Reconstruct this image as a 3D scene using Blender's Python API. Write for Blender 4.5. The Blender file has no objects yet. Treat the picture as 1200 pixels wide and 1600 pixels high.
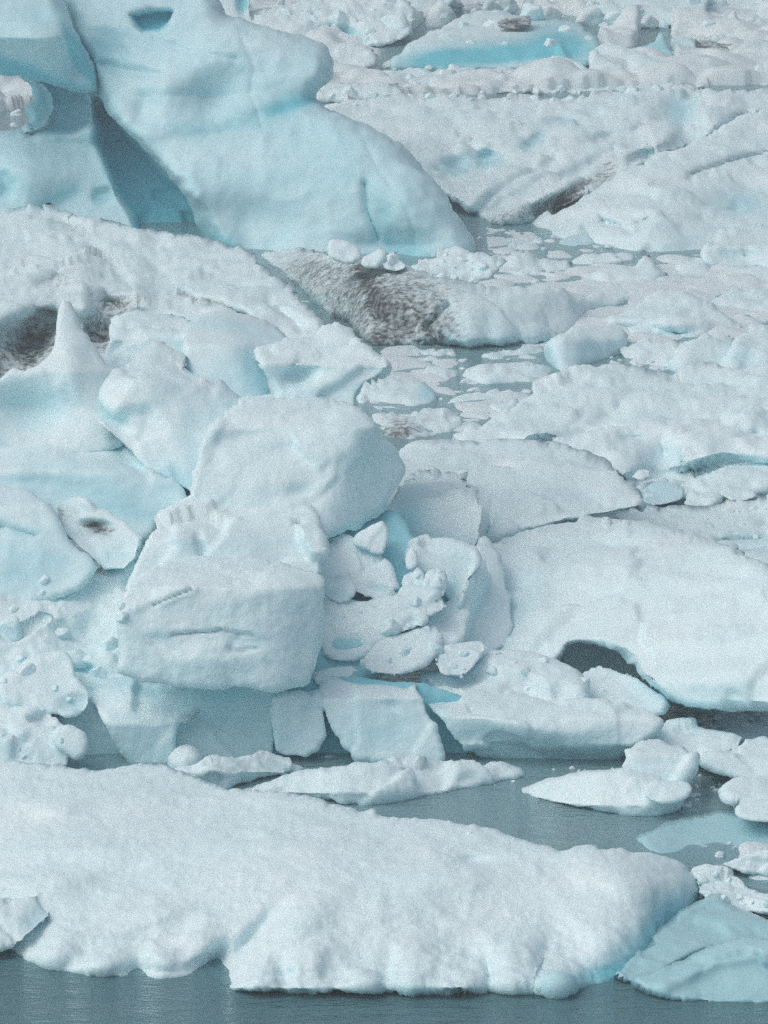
import bpy, math, random
import numpy as np
from mathutils import Vector

scene = bpy.context.scene
COL = scene.collection

# ------------------------------------------------------------------ camera model
CAM_H, PITCH, VFOV = 20.0, math.radians(12.0), math.radians(12.0)
W, H = 1200.0, 1600.0
F = (H / 2) / math.tan(VFOV / 2)
cp, sp = math.cos(PITCH), math.sin(PITCH)
CAM = np.array([0.0, 0.0, CAM_H])

def rays(x, y):
    """view direction of a photo position, scaled to a forward distance of 1"""
    x = np.asarray(x, float); y = np.asarray(y, float)
    u = (x - W / 2) / F; v = (H / 2 - y) / F
    dy = cp + v * sp; dz = -sp + v * cp
    return u / dy, dz / dy

def pts(x, y, Y):
    rx, rz = rays(x, y)
    return np.stack([rx * Y, np.asarray(Y, float) + 0 * rx, CAM_H + rz * Y], -1)

def G(y, z=0.0):
    """forward distance at which a photo row meets the level z"""
    _, rz = rays(600.0, y)
    return float((z - CAM_H) / rz)

# ------------------------------------------------------------------ noise
def _hash(ix, iy, iz, seed):
    h = (ix.astype(np.int64) * 374761393 + iy.astype(np.int64) * 668265263 + iz.astype(np.int64) * 2147483647 + seed * 1274126177) & 0xffffffff
    h = ((h ^ (h >> 13)) * 1274126177) & 0xffffffff
    h = ((h ^ (h >> 16)) * 2246822519) & 0xffffffff
    return ((h ^ (h >> 15)) & 0xffff) / 32767.5 - 1.0

def vnoise(p, seed=0):
    i = np.floor(p).astype(np.int64); f = p - i
    f = f * f * f * (f * (f * 6 - 15) + 10)
    out = 0
    for a in (0, 1):
        wa = f[:, 0] if a else 1 - f[:, 0]
        for b in (0, 1):
            wb = f[:, 1] if b else 1 - f[:, 1]
            for c in (0, 1):
                wc = f[:, 2] if c else 1 - f[:, 2]
                out = out + wa * wb * wc * _hash(i[:, 0] + a, i[:, 1] + b, i[:, 2] + c, seed)
    return out

ROT = np.array([[0.80, 0.36, -0.48], [-0.60, 0.48, -0.64], [0.0, 0.80, 0.60]])
def fbm(p, octv=4, seed=0, gain=0.5, billow=False):
    s = 0; a = 1.0; tot = 0; q = p.copy()
    for k in range(octv):
        n = vnoise(q, seed + k * 17)
        if billow: n = 1 - 2 * np.sqrt(n * n + 0.004)
        s = s + a * n; tot += a; a *= gain; q = (q @ ROT.T) * 2.03 + 11.7
    return s / tot

# ------------------------------------------------------------------ 2-D outline helpers
def seg_dist(px, py, poly, closed=True):
    P = np.array(poly, float)
    A = P; B = np.roll(P, -1, 0)
    if not closed: A, B = P[:-1], P[1:]
    best = np.full(px.shape, 1e18); bx = np.zeros(px.shape); by = np.zeros(px.shape)
    for (ax, ay), (cx, cy) in zip(A, B):
        dx, dy = cx - ax, cy - ay; L = dx * dx + dy * dy + 1e-9
        t = np.clip(((px - ax) * dx + (py - ay) * dy) / L, 0, 1)
        qx = ax + t * dx; qy = ay + t * dy
        d = (px - qx) ** 2 + (py - qy) ** 2
        m = d < best
        best = np.where(m, d, best); bx = np.where(m, qx, bx); by = np.where(m, qy, by)
    return np.sqrt(best), bx, by

def inside(px, py, poly):
    P = np.array(poly, float); r = np.zeros(px.shape, bool)
    n = len(P); j = n - 1
    for i in range(n):
        xi, yi = P[i]; xj, yj = P[j]
        if yi != yj:
            c = ((yi > py) != (yj > py)) & (px < (xj - xi) * (py - yi) / (yj - yi) + xi)
            r ^= c
        j = i
    return r

def smooth_poly(poly, it=1):
    P = np.array(poly, float)
    for _ in range(it):
        Q = np.roll(P, -1, 0)
        P = np.stack([0.8 * P + 0.2 * Q, 0.2 * P + 0.8 * Q], 1).reshape(-1, 2)
    return P

def ell(x, y, s):
    cx, cy, rx, ry, ang, amp = s
    a = math.radians(ang); c, n = math.cos(a), math.sin(a)
    u = ((x - cx) * c + (y - cy) * n) / rx; v = (-(x - cx) * n + (y - cy) * c) / ry
    q = u * u + v * v
    return amp * np.exp(-q)

def lin(x, y, s):
    poly, w, amp = s
    d, _, _ = seg_dist(x, y, poly, False)
    return amp * np.exp(-(d / w) ** 2)

def facets(p, cell, slope, seed, k=36.0):
    """broken-ice facets: every cell of space has its own tilted plane, blended at the borders"""
    q = p / cell; i0 = np.floor(q).astype(np.int64); num = 0; den = 0; fs = []
    for a in (-1, 0, 1):
        for b in (-1, 0, 1):
            for c in (-1, 0, 1):
                i = i0 + np.array([a, b, c])
                o = np.stack([_hash(i[:, 0], i[:, 1], i[:, 2], seed + j) for j in range(3)], -1) * 0.45 + 0.5
                v = q - (i + o); d = (v * v).sum(1)
                nn = np.stack([_hash(i[:, 0], i[:, 1], i[:, 2], seed + 5 + j) for j in range(3)], -1)
                w = np.exp(-k * np.minimum(d, 4.0)) + 1e-30
                num = num + w * (v * nn).sum(1); den = den + w
    return slope * cell * num / den

def area(x, y, s):
    """a traced patch with a soft rim"""
    poly, w, amp = s
    d, _, _ = seg_dist(x, y, poly); d = np.where(inside(x, y, poly), d, -d)
    t = np.clip(0.5 + d / w, 0, 1)
    return amp * t * t * (3 - 2 * t)

STYLE = {  # displacement in metres: list of (feature size, amplitude, octaves, billow)
    'snow':   [(2.2, 0.10, 3, False), (0.60, 0.055, 4, False), (0.30, 0.018, 3, True), (0.13, 0.010, 2, False)],
    'crust':  [(1.6, 0.10, 3, False), (0.50, -0.050, 4, True), (0.22, 0.040, 3, False), (0.10, 0.012, 2, False)],
    'smooth': [(2.6, 0.14, 3, False), (0.9, 0.050, 3, True), (0.32, 0.012, 3, False), (0.12, 0.005, 2, False)],
    'block':  [(1.3, 0.06, 3, False), (0.40, 0.030, 4, False), (0.12, 0.010, 2, False)],
    'rubble': [(0.6, 0.04, 2, False), (0.20, 0.014, 3, False)],
    'mound':  [(2.4, 0.16, 3, False), (0.75, 0.110, 4, True), (0.22, 0.036, 3, True), (0.10, 0.012, 2, False)],
    'pack':   [(3.5, 0.20, 3, False), (1.2, 0.24, 4, True), (0.35, 0.070, 3, True)],
    'clear':  [(0.8, 0.04, 3, False), (0.2, 0.010, 2, False)],
}
FACET = {'block': (1.2, 0.125), 'snow': (1.5, 0.10), 'crust': (0.7, 0.18), 'clear': (0.8, 0.10), 'rubble': (0.7, 0.15), 'pack': (1.6, 0.30)}
_seed = [0]

def ice_mesh(name, poly, prof, r=14, R=None, thick=2.0, gx=0.0, x0=None, style='block', s=4.0, jit=3.0, jsc=15.0,
             bumps=(), lines=(), steps=(), folds=(), blue=(), blueL=(), dirt=(), dirtL=(), pits=(), blueP=(), blue0=0.0, dirt0=0.0,
             sm=None, amp=1.0, chip=1.0, ampY=None, afloat=False, seed=None, down=0.04, mat=None):
    """one closed body of ice: a traced outline gets a modelled front (prof: forward distance by row, then folds,
    bumps, creases and weathering) and a rounded back, and is as thick as it is wide"""
    if seed is None: _seed[0] += 1; seed = _seed[0]
    if sm is None: sm = 0 if style == 'block' else 1
    P = smooth_poly(poly, sm)
    if s <= 3.0: jit = min(jit, 1.6)
    cx = P[:, 0].mean() if x0 is None else x0
    X0, X1, Y0, Y1 = P[:, 0].min() - 8, P[:, 0].max() + 8, P[:, 1].min() - 8, P[:, 1].max() + 8
    nx = int((X1 - X0) / s) + 2; ny = int((Y1 - Y0) / s) + 2
    gxx, gyy = np.meshgrid(X0 + s * np.arange(nx), Y0 + s * np.arange(ny))
    def warp(x, y):
        q = np.stack([x / jsc, y / jsc, np.full(x.shape, seed * 7.3)], -1).reshape(-1, 3)
        return (jit * fbm(q, 3, seed)).reshape(x.shape), (jit * fbm(q, 3, seed + 50)).reshape(x.shape)
    wx, wy = warp(gxx, gyy)
    ins = inside(gxx + wx, gyy + wy, P)
    cell = ins[:-1, :-1] & ins[1:, :-1] & ins[:-1, 1:] & ins[1:, 1:]
    used = np.zeros((ny, nx), bool); cnt = np.zeros((ny, nx), int)
    for a in (0, 1):
        for b in (0, 1):
            used[a:ny - 1 + a, b:nx - 1 + b] |= cell
            cnt[a:ny - 1 + a, b:nx - 1 + b] += cell
    idx = -np.ones((ny, nx), int); iy, ix = np.nonzero(used); n = len(iy)
    idx[iy, ix] = np.arange(n)
    x = gxx[iy, ix].copy(); y = gyy[iy, ix].copy(); bd = cnt[iy, ix] < 4
    w1, w2 = wx[iy, ix], wy[iy, ix]
    d, qx, qy = seg_dist(x + w1, y + w2, P)
    x[bd] = qx[bd] - w1[bd]; y[bd] = qy[bd] - w2[bd]; d = np.where(bd, 0, d)
    pr = sorted(prof); py = np.array([q[0] for q in pr], float); pY = np.array([q[1] for q in pr], float)
    Yd = np.interp(y, py, pY)
    if len(pr) > 1:
        lo = y < py[0]; Yd[lo] = pY[0] + (y[lo] - py[0]) * (pY[1] - pY[0]) / (py[1] - py[0])
        hi = y > py[-1]; Yd[hi] = pY[-1] + (y[hi] - py[-1]) * (pY[-1] - pY[-2]) / (py[-1] - py[-2])
    Yd = Yd + gx * (x - cx)
    mpp = float(np.mean(Yd)) / F
    for (ax, ay, bx, by, sl, so) in folds:
        L = math.hypot(bx - ax, by - ay)
        dd = -((bx - ax) * (y - ay) - (by - ay) * (x - ax)) / L
        Yd = Yd + sl * so * np.logaddexp(0, np.clip(dd / so, -40, 400))
    if afloat:   # the near edge lies on the water all along, so the footprint follows the outline
        nb = max(3, int((x.max() - x.min()) / 6)); k = np.clip(((x - x.min()) / (x.max() - x.min() + 1e-6) * (nb - 1) + .5).astype(int), 0, nb - 1)
        o = np.lexsort((y, k)); last = np.nonzero(np.r_[k[o][1:] != k[o][:-1], True])[0]; low = o[last]   # lowest vertex of every column
        _, rzb = rays(np.full(len(low), 600.0), y[low] - 3)
        sh = np.interp(np.arange(nb), k[low], -CAM_H / rzb - Yd[low]); ybm = np.interp(np.arange(nb), k[low], y[low])
        def sm1(v, n):
            n = min(n, max(1, (nb // 2) * 2 - 1)); q = np.pad(v, n // 2, mode='edge'); return np.convolve(q, np.ones(n) / n, 'valid')
        s1 = sm1(sm1(sh, 17), 17); s2 = sm1(sh, 3) - s1
        xc = (x - x.min()) / (x.max() - x.min()) * (nb - 1)
        Yd = Yd + np.interp(xc, np.arange(nb), s1) + np.interp(xc, np.arange(nb), s2) * np.exp(-np.clip(np.interp(xc, np.arange(nb), ybm) - y, 0, None) / 45)
    for (pl, w, a) in steps:
        q = np.array(sorted(pl), float); yl = np.interp(x, q[:, 0], q[:, 1])
        fade = np.clip((x - q[0, 0]) / 30 + 1, 0, 1) * np.clip((q[-1, 0] - x) / 30 + 1, 0, 1)
        Yd = Yd + a * fade / (1 + np.exp(np.clip(-(yl - y) / w, -50, 50))) * np.exp(-np.clip(yl - y, 0, None) / 80)
    for b in bumps: Yd = Yd - ell(x, y, b)
    for l in lines: Yd = Yd - lin(x, y, l)
    for pt in pits: Yd = Yd + area(x, y, pt)
    if style in ('block', 'rubble'): r = 0.6 * r
    if R is None: R = 0.45 * r * mpp
    t = np.clip(d / r, 0, 1); edge = 1 - np.sqrt(t * (2 - t))
    dmax = max(d.max(), 1.0); t2 = np.clip(d / dmax, 0, 1)
    Yf = Yd + R * edge
    front = pts(x, y, Yf)
    Yb_off = thick * np.sqrt(t2 * (2 - t2)) + 0.02
    _, rz = rays(x, y)
    back = front.copy()
    Yb = np.maximum(Yd, Yf) + Yb_off
    rx, _ = rays(x, y)
    back[:, 0] = rx * Yb; back[:, 1] = Yb; back[:, 2] = CAM_H + rz * Yb - down * Yb_off
    inner = np.nonzero(~bd)[0]
    bidx = np.arange(n); bidx[inner] = n + np.arange(len(inner))
    V = np.concatenate([front, back[inner]], 0)
    cy_, cx_ = np.nonzero(cell)
    q = np.stack([idx[cy_, cx_], idx[cy_ + 1, cx_], idx[cy_ + 1, cx_ + 1], idx[cy_, cx_ + 1]], -1)
    qb = bidx[q][:, ::-1]
    allb = bd[q].all(1)            # cells whose four corners are on the rim collapse on the back: keep the front only
    Q = np.concatenate([q, qb[~allb]], 0)
    blu = np.full(n, float(blue0)); dr = np.full(n, float(dirt0))
    for b in blue: blu += ell(x, y, b)
    for b in blueL: blu += lin(x, y, b)
    for b in blueP: blu += area(x, y, b)
    for b in dirt: dr += ell(x, y, b)
    for b in dirtL: dr += lin(x, y, b)
    col = np.zeros((len(V), 4), np.float32); col[:, 3] = 1
    col[:n, 0] = blu; col[:n, 1] = dr; col[n:, 0] = blu[inner]; col[n:, 1] = dr[inner] * 0.5
    org = np.array([V[:, 0].mean(), V[:, 1].mean(), 0.0])
    me = bpy.data.meshes.new(name)
    me.vertices.add(len(V)); me.loops.add(Q.size); me.polygons.add(len(Q))
    me.vertices.foreach_set('co', (V - org).astype(np.float32).ravel())
    me.loops.foreach_set('vertex_index', Q.astype(np.int32).ravel())
    me.polygons.foreach_set('loop_start', (4 * np.arange(len(Q))).astype(np.int32))
    me.polygons.foreach_set('use_smooth', np.ones(len(Q), bool))
    me.update(calc_edges=True)
    N = np.empty(len(V) * 3, np.float32); me.vertex_normals.foreach_get('vector', N); N = N.reshape(-1, 3)
    disp = 0
    for k, (sc, a, oc, bil) in enumerate(STYLE[style]):
        q3 = V / sc; q3 = q3 + seed * 3.1
        disp = disp + amp * a * fbm(q3, oc, seed + 100 * k, billow=bil)
    if ampY: disp = disp * np.interp(np.concatenate([y, y[inner]]), [q[0] for q in ampY], [q[1] for q in ampY])
    fc = FACET.get(style)
    if fc and chip: disp = disp + chip * facets(V + 0.25 * fbm(V / 0.6, 2, seed)[:, None], fc[0], fc[1], seed)
    V2 = V + N * np.asarray(disp)[:, None]
    me.vertices.foreach_set('co', (V2 - org).astype(np.float32).ravel())
    at = me.color_attributes.new('mask', 'FLOAT_COLOR', 'POINT')
    at.data.foreach_set('color', col.ravel())
    me.materials.append(mat or MAT['ice'])
    me.update()
    return me, org

def thing(kind, label, cat, group=None, **kw):
    me, org = ice_mesh(kind, **kw)
    o = bpy.data.objects.new(kind, me); COL.objects.link(o); o.location = org
    o['label'] = label; o['category'] = cat
    if group: o['group'] = group
    return o

def root(kind, label, cat, loc, group=None):
    o = bpy.data.objects.new(kind, None); COL.objects.link(o); o.location = loc
    o['label'] = label; o['category'] = cat
    if group: o['group'] = group
    return o

def part(kind, parent, label=None, **kw):
    me, org = ice_mesh(kind, **kw)
    o = bpy.data.objects.new(kind, me); COL.objects.link(o); o.parent = parent
    o.location = Vector(org) - parent.location
    if label: o['label'] = label
    return o
EXPOSURE = 0.07

# ------------------------------------------------------------------ materials
MAT = {}
def nt(name):
    m = bpy.data.materials.new(name); m.use_nodes = True
    t = m.node_tree; t.nodes.clear()
    def N(kind, **kw):
        n = t.nodes.new(kind)
        for k, v in kw.items():
            if isinstance(k, str) and k.startswith('i_'): n.inputs[k[2:].replace('_', ' ')].default_value = v
            else: setattr(n, k, v)
        return n
    def Lk(a, b): t.links.new(a, b)
    return m, t, N, Lk

def mixc(N, Lk, fac, a, b, mode='MIX'):
    n = N('ShaderNodeMix', data_type='RGBA', blend_type=mode)
    for sock, v in ((n.inputs[0], fac), (n.inputs[6], a), (n.inputs[7], b)):
        if hasattr(v, 'is_output'): Lk(v, sock)
        elif isinstance(v, (int, float)): sock.default_value = v
        else: sock.default_value = (*v, 1)
    return n.outputs[2]

def mth(N, Lk, op, a, b=0.0, clamp=False):
    n = N('ShaderNodeMath', operation=op, use_clamp=clamp)
    for sock, v in ((n.inputs[0], a), (n.inputs[1], b)):
        if hasattr(v, 'is_output'): Lk(v, sock)
        else: sock.default_value = v
    return n.outputs[0]

def rng(N, Lk, v, a, b, c=0.0, d=1.0):
    n = N('ShaderNodeMapRange'); n.clamp = True
    Lk(v, n.inputs[0])
    for i, q in enumerate((a, b, c, d)): n.inputs[i + 1].default_value = q
    return n.outputs[0]

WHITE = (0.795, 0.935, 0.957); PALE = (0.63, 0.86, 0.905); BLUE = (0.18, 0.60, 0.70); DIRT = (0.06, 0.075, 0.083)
SSS = 0.0
def ice_material(name, rough=0.55, white=WHITE, pale=PALE, bumpy=1.0, attr=True, spec=0.3, mot=0.45):
    m, t, N, Lk = nt(name)
    geo = N('ShaderNodeNewGeometry'); pos = geo.outputs['Position']
    n1 = N('ShaderNodeTexNoise', i_Scale=0.55, i_Detail=4.0, i_Roughness=0.55); Lk(pos, n1.inputs['Vector'])
    n2 = N('ShaderNodeTexNoise', i_Scale=3.2, i_Detail=5.0, i_Roughness=0.6); Lk(pos, n2.inputs['Vector'])
    n3 = N('ShaderNodeTexNoise', i_Scale=34.0, i_Detail=2.0, i_Roughness=0.7); Lk(pos, n3.inputs['Vector'])
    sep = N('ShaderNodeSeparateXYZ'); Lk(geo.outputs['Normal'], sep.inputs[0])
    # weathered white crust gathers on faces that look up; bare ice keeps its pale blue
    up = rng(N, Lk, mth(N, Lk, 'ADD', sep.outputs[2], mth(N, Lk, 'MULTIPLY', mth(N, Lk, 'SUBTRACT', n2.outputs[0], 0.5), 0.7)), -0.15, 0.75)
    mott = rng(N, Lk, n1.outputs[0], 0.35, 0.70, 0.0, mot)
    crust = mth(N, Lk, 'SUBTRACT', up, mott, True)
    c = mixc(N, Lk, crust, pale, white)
    if attr:
        at = N('ShaderNodeVertexColor', layer_name='mask'); sc = N('ShaderNodeSeparateColor'); Lk(at.outputs[0], sc.inputs[0])
        bl = mth(N, Lk, 'MULTIPLY', sc.outputs[0], mth(N, Lk, 'ADD', mth(N, Lk, 'MULTIPLY', n2.outputs[0], 0.5), 0.75), True)
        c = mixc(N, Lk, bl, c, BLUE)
        n4 = N('ShaderNodeTexNoise', i_Scale=1.8, i_Detail=6.0, i_Roughness=0.62); Lk(pos, n4.inputs['Vector'])
        dd = mth(N, Lk, 'ADD', sc.outputs[1], mth(N, Lk, 'MULTIPLY', mth(N, Lk, 'SUBTRACT', n4.outputs[0], 0.55), mth(N, Lk, 'MULTIPLY', sc.outputs[1], 2.2)), True)
        c = mixc(N, Lk, mth(N, Lk, 'MULTIPLY', dd, 0.75), c, (0.32, 0.375, 0.39))
        n6 = N('ShaderNodeTexNoise', i_Scale=7.0, i_Detail=4.0, i_Roughness=0.62); Lk(pos, n6.inputs['Vector'])
        gr = rng(N, Lk, mth(N, Lk, 'ADD', n6.outputs[0], mth(N, Lk, 'MULTIPLY', dd, 0.30)), 0.54, 0.84)
        c = mixc(N, Lk, mth(N, Lk, 'MULTIPLY', gr, rng(N, Lk, dd, 0.02, 0.35)), c, DIRT)
    if name == 'clear_ice':   # white bubble veins and healed cracks in the clear ice
        wv = N('ShaderNodeTexVoronoi', feature='DISTANCE_TO_EDGE', i_Scale=1.1)
        mpv = N('ShaderNodeMapping'); mpv.inputs['Scale'].default_value = (1.0, 2.2, 3.0); mpv.inputs['Rotation'].default_value = (0, 0.3, 0.5)
        Lk(pos, mpv.inputs[0]); ad = N('ShaderNodeVectorMath', operation='ADD'); Lk(mpv.outputs[0], ad.inputs[0]); Lk(n2.outputs['Color'], ad.inputs[1]); Lk(ad.outputs[0], wv.inputs['Vector'])
        ve = mth(N, Lk, 'MULTIPLY', rng(N, Lk, wv.outputs[0], 0.0, 0.035, 0.55, 0.0), rng(N, Lk, n1.outputs[0], 0.4, 0.6))
        bb = mth(N, Lk, 'MAXIMUM', ve, rng(N, Lk, n2.outputs[0], 0.60, 0.78, 0.0, 0.5))
        c = mixc(N, Lk, bb, c, (0.55, 0.76, 0.80))
    g = rng(N, Lk, n3.outputs[0], 0.25, 0.75, 0.91, 1.06)
    cg = N('ShaderNodeCombineColor'); [Lk(g, cg.inputs[i]) for i in range(3)]
    c = mixc(N, Lk, 1.0, c, cg.outputs[0], 'MULTIPLY')
    b = N('ShaderNodeBsdfPrincipled'); Lk(c, b.inputs['Base Color'])
    b.inputs['Roughness'].default_value = rough
    b.inputs['Specular IOR Level'].default_value = spec
    b.inputs['IOR'].default_value = 1.31
    if SSS > 0:
        b.inputs['Subsurface Weight'].default_value = SSS
        b.inputs['Subsurface Radius'].default_value = (0.25, 0.7, 1.0)
        b.inputs['Subsurface Scale'].default_value = 0.25
    b1 = N('ShaderNodeBump', i_Strength=0.35 * bumpy, i_Distance=0.03); Lk(n3.outputs[0], b1.inputs['Height'])
    n5 = N('ShaderNodeTexNoise', i_Scale=9.0, i_Detail=5.0, i_Roughness=0.6); Lk(pos, n5.inputs['Vector'])
    b2 = N('ShaderNodeBump', i_Strength=0.4 * bumpy, i_Distance=0.05); Lk(n5.outputs[0], b2.inputs['Height']); Lk(b1.outputs[0], b2.inputs['Normal'])
    Lk(b2.outputs[0], b.inputs['Normal'])
    o = N('ShaderNodeOutputMaterial'); Lk(b.outputs[0], o.inputs[0])
    MAT[name] = m
    return m

ice_material('ice')
ice_material('soft_ice', rough=0.42, bumpy=0.6, mot=0.9)
ice_material('clear_ice', rough=0.22, white=(0.42, 0.69, 0.74), pale=(0.25, 0.52, 0.60), bumpy=0.5, spec=0.5)
ice_material('brash', white=(0.79, 0.89, 0.91), pale=(0.55, 0.72, 0.765), bumpy=1.3)

def water_material():
    m, t, N, Lk = nt('water')
    geo = N('ShaderNodeNewGeometry'); pos = geo.outputs['Position']
    mp = N('ShaderNodeMapping'); Lk(pos, mp.inputs[0]); mp.inputs['Scale'].default_value = (1.0, 2.2, 1.0)
    w1 = N('ShaderNodeTexNoise', i_Scale=1.5, i_Detail=5.0, i_Roughness=0.55); Lk(mp.outputs[0], w1.inputs['Vector'])
    w2 = N('ShaderNodeTexNoise', i_Scale=6.0, i_Detail=3.0, i_Roughness=0.5); Lk(mp.outputs[0], w2.inputs['Vector'])
    b1 = N('ShaderNodeBump', i_Strength=0.55, i_Distance=0.12); Lk(w1.outputs[0], b1.inputs['Height'])
    b2 = N('ShaderNodeBump', i_Strength=0.5, i_Distance=0.03); Lk(w2.outputs[0], b2.inputs['Height']); Lk(b1.outputs[0], b2.inputs['Normal'])
    d = N('ShaderNodeBsdfDiffuse')   # channel behind the floe paler: its sky reflection is painted into the colour
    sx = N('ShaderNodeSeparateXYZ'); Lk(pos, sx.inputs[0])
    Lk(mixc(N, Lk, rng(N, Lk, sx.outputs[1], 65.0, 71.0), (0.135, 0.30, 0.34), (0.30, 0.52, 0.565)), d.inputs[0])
    tr = N('ShaderNodeBsdfTransparent'); tr.inputs[0].default_value = (0.62, 0.86, 0.88, 1)
    mx = N('ShaderNodeMixShader'); mx.inputs[0].default_value = 0.32
    Lk(d.outputs[0], mx.inputs[1]); Lk(tr.outputs[0], mx.inputs[2])
    gl = N('ShaderNodeBsdfGlossy'); gl.inputs['Roughness'].default_value = 0.12; gl.inputs[0].default_value = (0.9, 0.95, 0.96, 1)
    Lk(b2.outputs[0], gl.inputs['Normal'])
    fr = N('ShaderNodeFresnel'); fr.inputs[0].default_value = 1.33; Lk(b2.outputs[0], fr.inputs['Normal'])
    mm = N('ShaderNodeMixShader'); Lk(fr.outputs[0], mm.inputs[0]); Lk(mx.outputs[0], mm.inputs[1]); Lk(gl.outputs[0], mm.inputs[2])
    o = N('ShaderNodeOutputMaterial'); Lk(mm.outputs[0], o.inputs['Surface'])
    va = N('ShaderNodeVolumeAbsorption'); va.inputs[0].default_value = (0.12, 0.55, 0.62, 1); va.inputs[1].default_value = 0.9
    Lk(va.outputs[0], o.inputs['Volume'])
    MAT['water'] = m
    m2, t, N, Lk = nt('lake_bed')
    d = N('ShaderNodeBsdfDiffuse'); d.inputs[0].default_value = (0.05, 0.06, 0.06, 1)
    o = N('ShaderNodeOutputMaterial'); Lk(d.outputs[0], o.inputs[0]); MAT['lake_bed'] = m2
water_material()

# ================================================================== THE ICE, back to front
ice = thing
S = MAT['soft_ice']; CL = MAT['clear_ice']; BR = MAT['brash']

# ---------------------------------------------------------------- large iceberg at the upper left
BX, BY = 300, 400
bl = pts(np.array([420.0]), np.array([392.0]), np.array([129.0]))[0]
berg = root('iceberg', 'tall smooth blue iceberg with an overhanging arch and a deep turquoise cleft', 'iceberg', (bl[0], bl[1], 0))
part('slab', berg, poly=[(75,-60),(345,-60),(342,10),(352,24),(400,37),(445,45),(482,58),(508,70),(522,95),(515,125),(492,148),(515,172),(560,195),(610,220),(645,248),(680,285),(708,325),(735,375),(745,402),
        (680,425),(520,420),(400,415),(345,400),(312,345),(290,303),(240,252),(200,207),(165,165),(155,140),(140,95),(112,50)],
     prof=[(430,125.6),(300,127.4),(200,129.2),(150,130.4),(40,131.6),(-60,134)], gx=-0.003, x0=735, r=30, R=1.6, thick=7, style='smooth', amp=1.5, s=4,
     steps=[([(190,212),(240,212),(290,205),(350,192),(420,168),(500,140)],9,-.6)],
     pits=[([(204,24),(236,17),(269,18),(266,38),(250,50),(224,50),(212,38)],9,.9)], blueP=[([(204,24),(236,17),(269,18),(266,38),(250,50),(224,50),(212,38)],8,1.0),([(92,44),(104,58),(124,82),(139,98),(146,120),(150,140),(138,120),(118,96),(102,74)],8,.5),([(415,168),(450,152),(492,147),(500,158),(460,176),(420,186)],22,.22)],  # the narrow blueP patch at left paints shading under the overhang
     bumps=[(250,140,50,40,20,0.55),(300,110,70,30,-25,0.5),(400,90,90,40,10,0.4),(335,165,35,25,0,-0.35),(225,170,18,36,25,-0.45),(560,250,120,60,30,0.5),
            (380,345,70,45,35,-0.8),(330,300,60,90,-40,0.6),(480,300,90,40,20,0.25),(610,385,60,20,0,-0.6),(180,90,40,30,30,-0.4),(640,330,30,60,-35,0.4)],
     lines=[([(378,60),(398,104),(392,150),(410,200)],3,-.06),([(560,212),(590,262),(640,335),(650,380)],3,-.06),([(300,236),(400,258),(520,252),(620,268)],4,-.05),([(240,60),(300,84),(370,92)],4,-.10),([(160,100),(190,110),(250,118)],8,-0.35),([(570,290),(575,330),(590,370)],7,-0.3),([(120,60),(150,100),(165,150),(210,215),(300,310)],16,0.35)],
     blue=[(455,165,75,16,-18,0.45),(345,378,60,22,30,0.5),(300,198,80,12,0,0.25),(600,340,14,46,-10,0.3),(640,398,45,18,0,0.45),(150,85,30,40,30,0.35),(470,220,180,40,20,0.15)],
     blue0=0.27, mat=S)
part('overhang', berg, poly=[(-70,-60),(80,-60),(112,50),(140,95),(160,144),(128,147),(85,133),(45,121),(20,118),(-70,112)],
     prof=[(150,132.2),(60,131.2),(-60,133)], r=22, R=1.4, thick=5, style='smooth',
     bumps=[(60,60,70,30,25,0.5),(115,95,20,36,-25,-0.9)], blue=[(20,105,80,14,12,0.35),(60,30,60,20,0,0.1)], blueP=[([(94,40),(112,52),(140,95),(158,144),(140,128),(120,110),(104,84)],12,.65),([(-70,84),(0,86),(40,98),(90,120),(158,142),(125,150),(60,130),(-70,120)],16,.45)], blue0=0.30, mat=S)  # blue ice, with the shading under the overhang painted into blueP
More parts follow.
